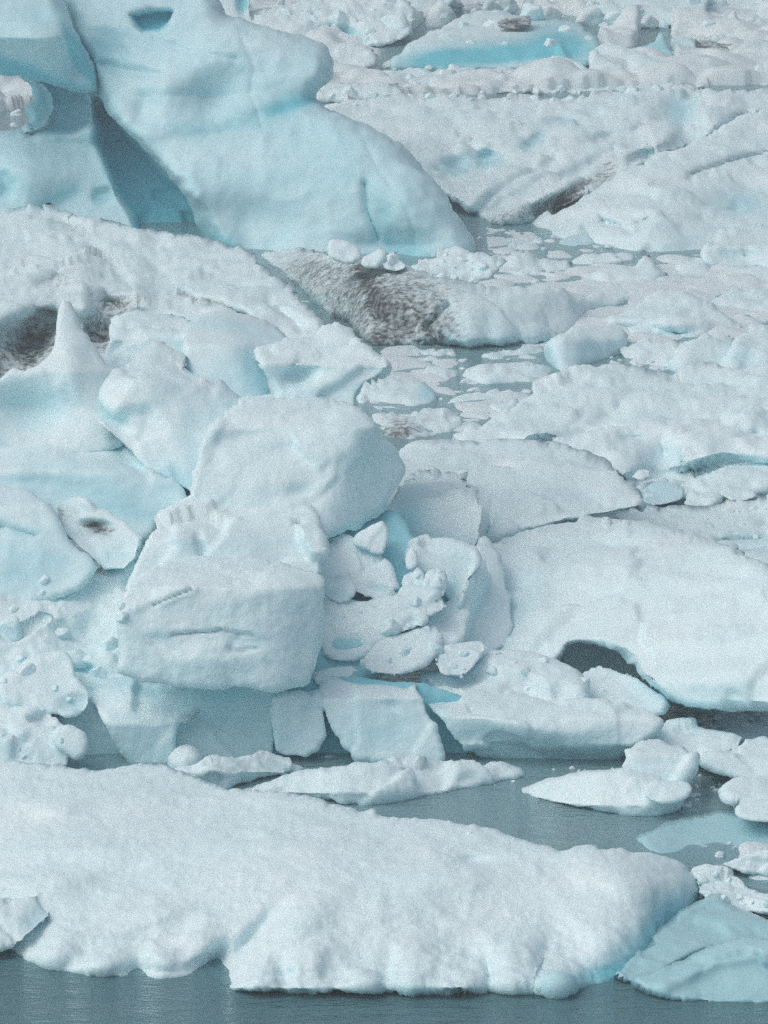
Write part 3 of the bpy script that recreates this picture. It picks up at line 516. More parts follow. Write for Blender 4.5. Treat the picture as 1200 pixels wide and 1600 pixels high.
ice('ice_floe', 'flat topped pale slab in the middle, right of the big square block', 'ice floe', poly=[(596,770),(602,735),(618,706),(650,692),(690,686),(740,690),(820,688),(900,700),(950,722),(985,748),(1005,770),(1008,795),(960,805),(880,822),(800,842),(770,860),(700,870),(620,850)], prof=[(870,85.2),(800,86.4),(688,93.2)], r=14, R=.8, thick=3, style='snow', amp=.8, bumps=[(900,770,50,12,0,-.3),(850,730,100,16,5,.3)], blue=[(905,768,34,8,0,.15)], lines=[([(770,790),(765,830),(752,860)],6,-.4)])
ice('ice_block', 'bluish block leaning on the right flank of the big square block', 'ice block', poly=[(600,810),(612,780),(628,755),(660,738),(715,738),(742,762),(758,795),(752,835),(742,862),(740,890),(690,905),(610,910),(595,850)], prof=[(910,82.6),(830,83.4),(775,85.0),(738,89.8)], r=14, thick=2, style='block', amp=.8, folds=[(625,750,680,860,-.006,10)], blue=[(640,810,36,50,-20,.55),(700,850,50,20,0,.25),(625,860,24,50,0,.5)], bumps=[(720,815,30,26,0,-.25)])
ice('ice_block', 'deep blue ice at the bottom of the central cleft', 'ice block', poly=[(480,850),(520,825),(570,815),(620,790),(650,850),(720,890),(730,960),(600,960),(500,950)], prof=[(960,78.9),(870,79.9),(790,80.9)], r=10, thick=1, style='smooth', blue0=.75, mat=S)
ice('ice_block', 'big square pale block at the heart of the pile', 'ice block', poly=[(296,790),(302,745),(312,700),(330,664),(355,640),(382,624),(430,618),(500,622),(552,628),(575,650),(600,680),(622,700),(634,732),(625,752),(612,772),(602,796),(560,824),(512,842),(470,850),(330,850)], prof=[(850,79.2),(670,80.6),(640,81.4),(618,83.2)], r=14, thick=3.2, style='block', amp=.9, chip=.55,
    folds=[(575,620,505,850,.012,7),(330,660,560,640,.03,5),(300,800,380,620,-.0,4)], bumps=[(420,690,90,30,-15,-.08),(470,770,24,12,0,-.10),(400,740,60,40,0,.10)], lines=[([(330,700),(380,680),(500,660)],18,-.12)], blue=[(575,750,34,80,20,.2),(460,770,26,10,0,.1),(420,690,90,16,-8,.10)], blueL=[([(505,838),(560,818),(602,790)],7,.35)])
ice('ice_block', 'pale left hand block with a blue base cut off by the photo edge', 'ice block', poly=[(-70,740),(0,752),(50,762),(78,782),(92,815),(112,845),(142,868),(155,890),(130,920),(90,935),(40,950),(-70,960)], prof=[(960,78),(790,79.4),(740,81.5)], r=16, thick=2.5, style='smooth', lines=[([(0,822),(30,830),(55,838)],5,-.12)], blue=[(40,890,80,36,-5,.3),(40,834,24,6,10,.4)], mat=S)
ice('ice_chunk', 'wedge shaped chunk with a brown muddy crescent stain', 'ice chunk', poly=[(82,800),(92,782),(112,776),(150,784),(180,804),(206,822),(222,838),(216,870),(196,890),(160,890),(130,862),(100,832)], prof=[(890,78.6),(776,80.3)], r=13, thick=1.6, style='block', s=3, bumps=[(150,822,30,9,8,-.35)], dirt=[(152,824,22,7,8,.9),(92,800,8,20,-15,.6),(130,800,40,14,20,.08)], blue=[(175,865,30,20,0,.25)])
ice('ice_block', 'rounded white boulder behind the banded front block', 'ice block', poly=[(195,930),(210,880),(228,842),(256,806),(300,778),(345,762),(385,754),(420,760),(440,770),(470,782),(498,808),(506,850),(504,920)], prof=[(930,77.4),(840,78.2),(754,80.8)], r=18, thick=2.2, style='block', amp=.8, lines=[([(310,835),(318,870)],6,-.15)], bumps=[(300,830,60,30,-30,.2)], blue=[(400,840,70,16,-5,.1)])
ice('ice_chunk', 'small fin of white ice standing over the central cleft', 'ice chunk', poly=[(548,848),(560,830),(580,820),(600,814),(608,826),(606,848),(598,868),(570,862)], prof=[(870,79.2),(814,79.7)], r=8, thick=.6, s=3, style='rubble')
ice('ice_chunk', 'blunt blue-white chunk right of the central cleft', 'ice chunk', poly=[(632,870),(642,850),(665,838),(700,840),(735,852),(752,872),(740,900),(722,930),(708,945),(692,930),(690,905),(660,895),(640,885)], prof=[(945,78.9),(838,80.2)], r=12, thick=1.2, s=3, style='rubble', blue=[(700,870,50,26,0,.15),(706,920,14,26,20,.5)])
ice('ice_chunk', 'rounded ledge of ice curling below the small fin', 'ice chunk', poly=[(498,860),(510,842),(540,836),(575,850),(602,872),(616,895),(622,925),(600,940),(560,930),(520,905),(500,895)], prof=[(940,78.3),(836,79.8)], r=12, thick=1.3, s=3, style='rubble')
ice('ice_chunk', 'small white chunk tucked between the rounded boulder and the horned block', 'ice chunk', poly=[(492,900),(498,876),(512,870),(530,884),(552,902),(556,926),(540,944),(505,936)], prof=[(944,78.0),(870,78.8)], r=8, thick=.9, s=3, style='rubble', blue=[(520,925,30,10,20,.3)])
for pl, lb in [([(620,915),(632,892),(650,884),(664,896),(668,915),(650,928)], 'left lump of the trio crowding the central cleft'), ([(660,912),(664,892),(680,886),(696,898),(698,930),(680,942),(664,935)], 'upright lump of the trio crowding the central cleft'), ([(615,935),(630,915),(660,918),(690,930),(700,950),(670,965),(630,960)], 'lowest lump of the trio crowding the central cleft'), ([(632,870),(640,856),(652,862),(654,880),(642,892),(632,884)], 'tiny knob of ice at the edge of the central cleft')]:
    ice('ice_chunk', lb, 'ice chunk', 'lumps crowding the central cleft', poly=pl, prof=[(965,77.9),(860,79.3)], r=9, thick=.8, s=3, style='rubble')
ice('ice_block', 'lumpy white snow block with a peaked left horn, right of the banded block', 'ice block', poly=[(498,955),(502,930),(512,918),(530,928),(552,942),(580,938),(610,930),(650,938),(672,950),(668,975),(630,990),(590,1005),(562,1032),(525,1034),(502,1020)], prof=[(1034,77),(940,78.2)], r=14, thick=1.6, style='rubble', amp=1.2, s=3)
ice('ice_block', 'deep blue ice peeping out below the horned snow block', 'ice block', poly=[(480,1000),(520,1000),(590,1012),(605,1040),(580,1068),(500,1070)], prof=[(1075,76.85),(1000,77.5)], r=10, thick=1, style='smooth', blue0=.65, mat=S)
ice('ice_block', 'pale low shelf of ice under the trio of lumps', 'ice block', poly=[(610,985),(650,965),(700,945),(720,920),(735,940),(730,1000),(690,1020),(640,1010)], prof=[(1020,77.6),(920,79.2)], r=12, thick=1.2, style='snow')

# ---------------------------------------------------------------- the snow dome at right
dome = root('ice_floe', 'huge smooth snow dome at right with a small dark cave', 'ice floe', tuple(pts(np.array([950.0]), np.array([1100.0]), np.array([79.5]))[0] * np.array([1, 1, 0])))
part('snow_dome', dome, poly=[(684,1030),(692,985),(702,950),(718,915),(738,878),(748,850),(758,840),(766,848),(800,836),(850,820),(930,810),(1000,814),(1080,834),(1150,858),(1205,890),(1260,930),(1260,1112),(1200,1108),(1150,1108),(1085,1110),(1050,1104),(1020,1080),(990,1056),(984,1035),(968,1020),(940,1012),(912,1006),(890,1012),(884,1026),(860,1050),(760,1060)],
     prof=[(1112,78.3),(1060,78.9),(1000,79.6),(900,81.8),(810,86)], r=14, R=.7, thick=4, style='snow', amp=.9,
     folds=[(760,830,720,1000,-.007,20)], bumps=[(730,915,34,85,14,2.3),(790,930,50,60,10,-.15),(1100,1060,110,26,0,.35)], lines=[([(690,1010),(720,930),(750,850)],9,.2),([(835,880),(845,960)],20,.12)], blue=[(760,950,50,60,10,.14),(1060,1100,60,12,10,.35),(830,920,40,40,0,.10)], dirt=[(1000,1050,16,24,-30,.12)])
part('cave', dome, poly=[(872,996),(930,996),(1000,1010),(1010,1060),(950,1070),(880,1060)], prof=[(1070,79.15),(996,79.7)], r=8, thick=1, style='block', blue0=.30, dirt0=.015, amp=1.6)

ice('ice_block', 'pale pointed spire leaning on the left end of the snow dome', 'ice block', poly=[(686,1010),(694,982),(704,948),(720,914),(738,882),(746,856),(756,836),(764,848),(774,862),(788,896),(800,940),(802,980),(790,1010),(760,1024),(720,1024)], prof=[(1024,78.7),(930,80.0),(836,81.9)], gx=.004, x0=740, r=10, thick=1.6, style='block', chip=.6, s=3.2, folds=[(756,836,742,1020,.006,8),(756,836,700,980,-.004,8)], blue=[(760,940,40,50,0,.12)])

# ---------------------------------------------------------------- front row of the pile
ice('ice_block', 'rough snowy mass filling the left side of the pile', 'ice block', poly=[(-70,930),(0,922),(30,925),(55,908),(100,892),(120,884),(150,880),(165,868),(182,870),(210,878),(240,890),(240,960),(230,1060),(150,1120),(-70,1130)], prof=[(1130,76.2),(1000,77.3),(868,79.4)], r=14, thick=2.4, style='crust', amp=1.2, bumps=[(140,985,50,30,-20,-.3),(60,960,60,26,-10,.25),(130,1045,24,8,20,-.3)], blue=[(132,1042,22,6,20,.15),(150,990,60,24,-20,.12)], lines=[([(20,990),(70,960)],6,-.15)])
ice('ice_block', 'banded grey-white block with a cracked face overhanging the front of the pile', 'ice block', poly=[(184,1050),(192,1015),(190,985),(185,962),(190,935),(206,912),(225,892),(258,876),(310,867),(380,870),(445,878),(490,888),(506,906),(503,950),(504,1000),(492,1040),(478,1066),(455,1078),(425,1082),(380,1070),(335,1072),(290,1070),(230,1064)],
    prof=[(1082,74.3),(920,74.9),(895,75.5),(866,77.2)], r=26, thick=2.2, style='block', chip=.35, amp=1.1, s=3.2,
    folds=[(440,880,425,1080,.008,16),(180,915,510,905,.02,8)], lines=[([(268,992),(305,988),(330,989),(345,984),(372,990),(396,993)],2.3,-.085),([(240,946),(250,942),(278,930),(300,922)],2.4,-.06),([(352,1014),(375,1016),(402,1013)],2.3,-.05)], steps=[([(215,955),(235,942),(255,945),(280,933),(320,915)],3,-.07),([(240,991),(262,993),(300,988),(335,986),(362,990),(395,997)],2.2,-.06)], bumps=[(330,1030,60,20,0,.15),(230,925,36,20,-15,-.12)], blue=[(460,1000,40,70,10,.12)], dirt0=.012, dirt=[(300,1000,120,50,0,.025),(350,900,110,14,3,.02)])
ice('ice_block', 'white sloping lump leaning on the snowy mass at left', 'ice block', poly=[(-20,1090),(10,1060),(45,1030),(80,1014),(108,1014),(118,1036),(124,1060),(146,1078),(140,1105),(120,1122),(60,1115)], prof=[(1122,75.0),(1014,76.2)], r=13, thick=1.4, style='snow', bumps=[(120,1100,24,16,0,-.2)], blue=[(120,1105,24,14,0,.25)])
ice('ice_block', 'dark wet base block at the left foot of the pile', 'ice block', poly=[(85,1130),(110,1100),(150,1085),(185,1110),(200,1160),(195,1215),(90,1220)], prof=[(1220,75.2),(1085,75.9)], r=12, thick=1.5, style='block', blue=[(140,1190,60,40,0,.35)], blue0=.15)
ice('ice_block', 'left one of the two square base blocks under the banded block', 'ice block', 'base blocks', poly=[(140,1090),(170,1066),(230,1060),(300,1070),(310,1110),(280,1130),(272,1195),(216,1204),(192,1180),(176,1150),(160,1120)], prof=[(1204,74.9),(1130,75.0),(1112,75.3),(1060,76.6)], r=13, thick=1.5, style='block', blue=[(220,1165,60,40,0,.18),(250,1075,90,12,0,.5)])  # thin upper blue strip paints the teal shadow of the overhanging block
ice('ice_block', 'teal faced square base block under the middle of the banded block', 'ice block', 'base blocks', poly=[(270,1120),(284,1075),(330,1060),(420,1060),(434,1080),(430,1150),(426,1195),(350,1200),(272,1200)], prof=[(1200,75.2),(1060,75.5)], r=9, thick=1.5, style='block', amp=.7, blue=[(350,1110,90,50,0,.38),(350,1080,100,14,0,.35)])  # teal face, plus overhang shadow painted as a blue strip along its top
ice('ice_block', 'narrow upright pillar block right of the teal faced block', 'ice block', 'base blocks', poly=[(428,1095),(440,1075),(470,1068),(496,1076),(508,1100),(510,1150),(498,1172),(476,1186),(448,1186),(428,1175)], prof=[(1190,74.8),(1090,75.1),(1068,76)], r=16, thick=1.4, style='block', amp=.7, s=3, blue=[(440,1150,14,40,0,.2)])
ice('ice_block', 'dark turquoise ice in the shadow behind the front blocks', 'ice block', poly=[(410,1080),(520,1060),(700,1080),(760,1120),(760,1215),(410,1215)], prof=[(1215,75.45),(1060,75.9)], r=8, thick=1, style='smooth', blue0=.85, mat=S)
ice('ice_block', 'bluish half dome block with a flat snowy rim in the front row', 'ice block', poly=[(498,1090),(508,1064),(540,1056),(580,1056),(620,1056),(650,1070),(666,1100),(682,1140),(694,1184),(690,1196),(620,1194),(560,1188),(534,1164),(516,1130)], prof=[(1196,74.6),(1090,75.1),(1072,75.6),(1056,76.6)], r=16, thick=1.5, style='block', amp=.8, s=3.2, bumps=[(610,1102,16,7,10,-.06)], blue=[(600,1140,60,40,0,.25),(610,1103,14,6,10,.1)])
ice('ice_chunk', 'square little chunk on the rim of the half dome block', 'ice chunk', poly=[(488,1066),(500,1048),(530,1038),(555,1034),(560,1048),(545,1062),(510,1072)], prof=[(1075,75.6),(1034,76.3)], r=7, thick=.8, s=3, style='rubble')
ice('ice_floe', 'upper slab of the stacked slabs right of the horned block', 'ice floe', poly=[(562,1030),(585,1008),(615,996),(650,982),(680,974),(690,995),(684,1020),(660,1045),(620,1056),(575,1050)], prof=[(1056,76.3),(974,78)], r=11, thick=1.2, style='rubble', s=3)
ice('ice_block', 'pointed wedge slab stacked under the snow dome', 'ice block', poly=[(680,1030),(700,1010),(730,1000),(756,996),(764,1010),(750,1030),(730,1056),(690,1056)], prof=[(1056,76.5),(996,77.6)], r=9, thick=1, style='rubble', s=3)
ice('ice_floe', 'long low slab in front of the snow dome', 'ice floe', poly=[(640,1060),(700,1040),(745,1030),(790,1022),(850,1030),(896,1042),(912,1066),(918,1095),(880,1104),(820,1100),(740,1090),(660,1084)], prof=[(1104,75.9),(1022,77.8)], r=11, thick=1.4, style='snow', amp=1.1)
ice('ice_chunk', 'rounded chunk sheltering below the dark cave', 'ice chunk', poly=[(896,1070),(908,1052),(930,1037),(960,1042),(992,1055),(1022,1074),(1044,1098),(1036,1118),(980,1122),(910,1108)], prof=[(1122,76.2),(1037,77.9)], r=9, thick=1.1, s=3, style='snow', jit=1.5)
ice('ice_block', 'broad wedge block with a deep shaded belly in the front row', 'ice block', poly=[(652,1084),(675,1072),(700,1072),(735,1082),(770,1080),(810,1084),(860,1092),(900,1096),(960,1096),(985,1092),(1010,1104),(1040,1128),(1020,1150),(992,1168),(968,1188),(920,1198),(860,1204),(800,1204),(756,1192),(730,1176),(712,1150),(694,1124),(672,1106)], prof=[(1204,75.4),(1165,74.6),(1120,74.9),(1072,76.6)], r=16, thick=2, style='block', s=3.2,
    bumps=[(820,1170,110,20,6,-.35),(800,1130,80,20,15,.25),(930,1130,80,24,0,.15)], blue=[(850,1180,130,18,0,.3),(690,1110,14,24,-20,.2)])
ice('ice_floe', 'lumpy crusted block at the left edge, front row', 'ice floe', poly=[(-70,1090),(0,1098),(40,1100),(66,1104),(90,1118),(112,1138),(120,1160),(105,1205),(60,1215),(-70,1215)], prof=[(1215,73.8),(1150,74.3),(1090,75.4)], r=12, thick=1.6, style='crust', amp=1.1, bumps=[(62,1122,20,9,-30,-.25),(15,1148,14,8,30,-.2)], dirt=[(60,1124,18,8,-30,.12),(12,1148,14,6,30,.1)])
ice('ice_chunk', 'bulbous white knob jutting from the crusted left block', 'ice chunk', poly=[(76,1150),(86,1136),(110,1132),(132,1144),(138,1162),(132,1182),(120,1190),(104,1178),(86,1168)], prof=[(1190,73.9),(1132,74.3)], r=14, thick=.7, s=3, style='smooth', amp=.5)

# ---------------------------------------------------------------- small floes before the pile
ice('ice_floe', 'grey-white floe wedged behind the foreground floe', 'ice floe', afloat=True, poly=[(240,1215),(262,1196),(300,1190),(345,1180),(400,1174),(440,1182),(470,1192),(482,1204),(468,1214),(420,1222),(380,1230),(340,1245),(280,1240)], prof=[(1245,G(1232)),(1205,G(1210,.25)),(1174,G(1186,.35))], r=8, thick=.8, s=3.2, style='crust')
ice('ice_chunk', 'tiny white cone at the foot of the teal faced block', 'ice chunk', poly=[(268,1196),(278,1180),(288,1174),(300,1182),(306,1198),(288,1204)], prof=[(1204,74.2),(1174,74.6)], r=7, thick=.5, s=3, style='snow')
ice('ice_floe', 'long low white floe in the channel below the front row', 'ice floe', afloat=True, poly=[(360,1240),(400,1226),(450,1212),(500,1196),(540,1190),(590,1184),(640,1182),(690,1190),(712,1196),(740,1198),(768,1190),(790,1190),(826,1206),(828,1214),(800,1224),(730,1238),(660,1248),(600,1256),(545,1262),(505,1258),(470,1250),(400,1250)], prof=[(1264,G(1260)),(1238,G(1250,.12)),(1182,G(1198,.45))], r=9, R=.3, thick=.9, style='snow', s=3.2, lines=[([(600,1255),(700,1240),(800,1222)],5,-.1)])
ice('ice_floe', 'small slush floe in the shade under the half dome block', 'ice floe', afloat=True, poly=[(498,1186),(540,1174),(600,1174),(640,1180),(600,1190),(540,1194)], prof=[(1194,G(1190)),(1174,G(1180))], r=4, thick=.4, s=3, style='crust', dirt0=.08)
ice('ice_floe', 'pointed white floe with a dark reflection, right of the channel', 'ice floe', afloat=True, poly=[(808,1240),(826,1230),(860,1216),(905,1206),(950,1204),(990,1202),(1040,1220),(1068,1250),(1060,1270),(1020,1278),(960,1276),(890,1266),(835,1254)], prof=[(1280,G(1276)),(1258,G(1268,.12)),(1202,G(1222,.4))], r=9, R=.3, thick=.9, style='snow', s=3.2)
ice('ice_block', 'boxy white block rising from the pointed floe', 'ice block', poly=[(968,1195),(980,1174),(1000,1160),(1032,1156),(1070,1168),(1086,1182),(1084,1204),(1070,1224),(1040,1240),(1000,1244),(976,1225)], prof=[(1244,72.3),(1180,72.8),(1156,74)], r=11, thick=1.1, s=3.2, blue=[(1020,1215,50,20,0,.2)])
ice('ice_chunk', 'oval lump in front of the boxy white block', 'ice chunk', poly=[(1002,1236),(1018,1222),(1050,1214),(1078,1220),(1084,1234),(1070,1250),(1040,1256),(1012,1250)], prof=[(1256,71.4),(1214,72)], r=11, thick=.7, s=3, style='rubble')
ice('ice_block', 'white wedge behind the boxy block', 'ice block', poly=[(1010,1150),(1030,1132),(1048,1122),(1080,1126),(1105,1132),(1145,1148),(1162,1160),(1130,1180),(1095,1196),(1060,1180),(1030,1170)], prof=[(1196,74.0),(1122,76.2)], r=10, thick=1.2, s=3.2, style='rubble')
ice('ice_block', 'large white lump at the right edge beside the boxy block', 'ice block', poly=[(1088,1190),(1110,1178),(1145,1168),(1180,1156),(1260,1150),(1260,1225),(1190,1222),(1145,1215),(1110,1204)], prof=[(1225,73.0),(1185,73.6),(1150,75.2)], r=11, thick=1.2, s=3.2, style='rubble', blue=[(1120,1208,30,10,10,.2)])
ice('ice_block', 'rounded white lump at the right edge above the sunken blue ice', 'ice block', poly=[(1128,1240),(1142,1222),(1170,1212),(1260,1206),(1260,1262),(1180,1262),(1140,1256)], prof=[(1262,71.3),(1206,72.8)], r=12, thick=1, s=3.2, style='snow')
ice('ice_chunk', 'smooth egg shaped lump at the right edge just above the sunken blue ice', 'ice chunk', poly=[(1146,1270),(1152,1258),(1175,1252),(1260,1250),(1260,1286),(1190,1284),(1160,1280)], prof=[(1286,70.3),(1250,71)], r=12, thick=.7, s=3, style='smooth', amp=.4)
ice('ice_chunk', 'thin white chip in the slushy strip below the snow dome', 'ice chunk', poly=[(1154,1104),(1164,1094),(1185,1092),(1194,1096),(1186,1106),(1165,1108)], prof=[(1108,G(1108)),(1092,G(1102))], r=5, thick=.4, s=2.5, style='block')

# ---------------------------------------------------------------- foreground
ice('ice_floe', 'great white foreground floe sloping to the dark water', 'ice floe', afloat=True,
    poly=[(-70,1180),(0,1188),(60,1196),(110,1202),(140,1206),(175,1200),(215,1192),(260,1198),(300,1210),(345,1232),(400,1238),(440,1240),(480,1246),(510,1252),(545,1262),(570,1268),(588,1262),(596,1272),(660,1276),(700,1278),(750,1292),(790,1300),(820,1310),(868,1328),(900,1326),(925,1316),(938,1330),(985,1330),(1030,1336),(1065,1350),(1086,1370),(1094,1395),(1090,1420),(1060,1448),(1030,1470),(1006,1500),(975,1530),(930,1545),(870,1552),(780,1552),(680,1554),(600,1552),(500,1556),(420,1554),(350,1548),(335,1532),(240,1533),(160,1528),(80,1516),(30,1496),(12,1480),(-70,1482)],
    prof=[(1562,G(1556)),(1545,G(1556,.09)),(1520,G(1520,.22)),(1480,G(1480,.42)),(1430,G(1430,.62)),(1380,G(1380,.80)),(1330,G(1330,.92)),(1250,G(1250,.85)),(1180,G(1180,.6))], r=12, R=.12, thick=1.6, style='mound', s=3.4, amp=.9, ampY=[(1330,.45),(1420,.5),(1500,.85),(1545,1.05)], jit=6, jsc=22,
    folds=[(1095,1350,870,1552,.012,9)],
    bumps=[(180,1376,70,22,-15,-.42),(100,1358,60,18,-8,-.26),(90,1490,34,22,-20,0.37),(165,1506,40,22,-10,0.42),(255,1500,34,26,10,0.37),(310,1470,40,30,-30,0.31),(410,1522,40,26,0,0.51),(330,1510,14,40,35,-0.59),(480,1505,44,34,-20,0.44),(560,1525,40,26,10,0.48),(640,1510,44,34,0,0.41),(720,1530,44,24,0,0.48),(800,1510,46,34,15,0.44),(870,1530,30,22,0,0.31),
           (880,1470,40,30,30,-.25),(90,1265,40,14,0,0.42),(700,1370,120,24,0,0.34),(740,1345,30,10,0,-0.34),(980,1380,80,24,20,0.34),(600,1420,90,30,-10,0.31),(470,1440,70,26,-35,0.34),(400,1465,14,50,42,-0.31),(250,1430,80,20,-20,0.26),
           (340,1532,14,22,30,-.32),(370,1496,16,30,34,-.18),(215,1520,12,30,15,-.22),(445,1525,14,28,-10,-.25),(600,1530,12,28,10,-.2),(760,1530,14,34,5,-.25),(845,1510,14,34,15,-.22)],
    lines=[([(342,1540),(366,1494),(410,1440),(440,1425)],16,-.12)],
    blue=[(1010,1475,30,120,46,.7),(1040,1430,26,60,40,.2),(925,1528,80,16,-10,.6),(185,1380,50,12,-12,.05),(860,1480,24,22,30,.05),(680,1546,60,7,0,.2),(560,1552,300,6,0,.3)])
ice('ice_block', 'lumpy shoulder of ice at the left edge beside the foreground floe', 'ice block', poly=[(-70,1360),(0,1366),(30,1368),(60,1378),(84,1400),(84,1424),(62,1446),(40,1468),(8,1484),(-70,1488)], prof=[(1488,64.3),(1430,65),(1360,68)], r=14, thick=1.1, style='crust', s=3.2, bumps=[(60,1425,20,14,-20,-.2)], blue=[(62,1425,18,10,-30,.3),(45,1440,20,10,0,.2)])
ice('ice_block', 'sunken turquoise ice awash in the channel at right', 'ice block', poly=[(990,1310),(1030,1290),(1080,1272),(1130,1262),(1260,1262),(1260,1340),(1180,1340),(1125,1352),(1060,1352),(1010,1335)], prof=[(1352,G(1352,-.05)),(1300,G(1300,.05)),(1262,G(1262,.11))], r=14, R=.15, thick=.6, style='smooth', amp=.45, mat=CL)
ice('ice_chunk', 'snowy lump awash at the right edge above the crusted chunk', 'ice chunk', poly=[(1118,1352),(1135,1338),(1165,1328),(1260,1322),(1260,1382),(1190,1372),(1150,1366)], prof=[(1382,G(1376)),(1322,G(1338,.25))], r=8, R=.2, thick=.6, s=3, style='crust')
ice('ice_chunk', 'crusted pinkish white chunk behind the clear blue ice', 'ice chunk', poly=[(1076,1356),(1100,1352),(1130,1360),(1158,1366),(1176,1380),(1200,1392),(1260,1400),(1260,1428),(1180,1426),(1140,1424),(1110,1414),(1090,1390)], prof=[(1428,66.0),(1352,67.6)], r=9, thick=.8, s=3, style='crust', amp=.7)
ice('ice_block', 'upper of the two clear blue slabs beside the foreground floe', 'ice block', 'clear blue slabs', poly=[(955,1528),(975,1500),(1005,1472),(1036,1446),(1066,1424),(1098,1406),(1122,1398),(1136,1412),(1165,1426),(1260,1450),(1260,1475),(1180,1475),(1110,1484),(1060,1506),(1020,1530),(980,1540)], prof=[(1540,63.1),(1400,66.2)], r=8, R=.25, thick=1, s=3.2, style='clear', mat=CL)
ice('ice_block', 'lower of the two clear blue slabs dipping into the dark water', 'ice block', 'clear blue slabs', poly=[(985,1534),(1010,1520),(1060,1500),(1110,1477),(1180,1468),(1260,1460),(1260,1575),(1120,1570),(1050,1564),(1010,1550)], prof=[(1575,62.4),(1460,63.6)], r=7, R=.25, thick=.9, s=3.2, style='clear', lines=[([(1040,1540),(1120,1500),(1260,1480)],14,.12)], mat=CL)

# ================================================================== loose brash ice: individual small lumps on the water
def lump_mesh(name, seed, mat, sub=3, planes=9, soft=10.0, amp=0.05):
    rnd = np.random.default_rng(seed)
    import bmesh
    bm = bmesh.new(); bmesh.ops.create_icosphere(bm, subdivisions=sub, radius=1.0)
    D = np.array([v.co[:] for v in bm.verts]); D /= np.linalg.norm(D, axis=1)[:, None]
    n = rnd.normal(size=(planes, 3)); n[:, 2] = np.abs(n[:, 2]) * 0.8; n /= np.linalg.norm(n, axis=1)[:, None]
    dd = rnd.uniform(0.50, 0.82, planes)
    c = np.maximum(D @ n.T, 1e-3) / dd
    rad = 1.0 / ((c ** soft).sum(1) + 1.0) ** (1 / soft)
    P = D * rad[:, None]
    P = P * (1 + amp * 2.2 * fbm(P * 2.2 + seed, 3, seed)[:, None] + amp * 0.9 * fbm(P * 7 + seed, 3, seed + 9, billow=True)[:, None])
    for v, p in zip(bm.verts, P): v.co = p
    me = bpy.data.meshes.new(name); bm.to_mesh(me); bm.free()
    for p in me.polygons: p.use_smooth = True
    at = me.color_attributes.new('mask', 'FLOAT_COLOR', 'POINT')
    a = np.zeros((len(me.vertices), 4), np.float32); a[:, 3] = 1; at.data.foreach_set('color', a.ravel())
    me.materials.append(mat)
    return me
LUMPS = [lump_mesh('brash_lump', 40 + k, MAT['brash'], 4, 14 + k % 5, (10, 14, 20)[k % 3], 0.06) for k in range(12)]
rr = random.Random(7)
def in_poly(x, y, P): return bool(inside(np.array([x]), np.array([y]), P)[0])
ZONES = [  # outline on the photo, how many, width in photo px (min, max), squash, label, group
    ([(345,0),(640,0),(1260,0),(1260,60),(900,60),(600,60),(400,40)], 40, (26, 90), 0.6, 'hummock of pack ice in the crowded field along the top edge', 'pack ice hummocks along the top edge'),
    ([(490,100),(620,100),(930,105),(1110,115),(1110,150),(860,165),(640,180),(500,165)], 40, (16, 46), 0.45, 'small white lump of pack ice under the turquoise iceberg', 'pack ice lumps under the turquoise iceberg'),
    ([(735,366),(900,370),(1090,392),(1110,440),(1180,450),(1260,500),(1260,560),(1090,520),(940,500),(800,440),(735,400)], 64, (10, 34), 0.40, 'small white brash lump drifting right of the dirty ridge', 'brash lumps right of the dirty ridge'),
    ([(560,555),(740,548),(860,560),(880,600),(820,620),(720,672),(690,640),(560,600)], 34, (9, 30), 0.38, 'small brash lump drifting between the dirty ridge and the pile', 'brash lumps below the dirty ridge'),
    ([(880,560),(960,555),(1060,560),(1130,585),(1060,590),(960,572)], 14, (10, 24), 0.45, 'small lump along the far rim of the large snow floe', 'lumps along the rim of the large snow floe'),
    ([(1040,1108),(1100,1106),(1200,1112),(1260,1112),(1260,1165),(1160,1160),(1090,1130),(1040,1125)], 26, (7, 34), 0.45, 'small brash lump in the slushy strip below the snow dome', 'brash lumps below the snow dome'),
    ([(1070,1205),(1130,1215),(1135,1255),(1080,1268),(1060,1250)], 16, (6, 20), 0.55, 'small round lump in the gap beside the boxy block', 'round lumps beside the boxy block'),
    ([(1090,1262),(1200,1262),(1260,1290),(1260,1400),(1190,1400),(1180,1345),(1120,1340)], 26, (5, 26), 0.5, 'small brash lump floating around the sunken blue ice', 'brash lumps around the sunken blue ice'),
    ([(700,1196),(830,1200),(960,1195),(960,1206),(820,1222),(720,1236)], 12, (4, 14), 0.5, 'crumb of ice drifting in the narrow channel', 'ice crumbs in the channel'),
    ([(0,120),(55,125),(50,215),(0,215)], 10, (18, 44), 0.5, 'white lump seen through the arch of the iceberg', 'lumps behind the iceberg arch'),
]
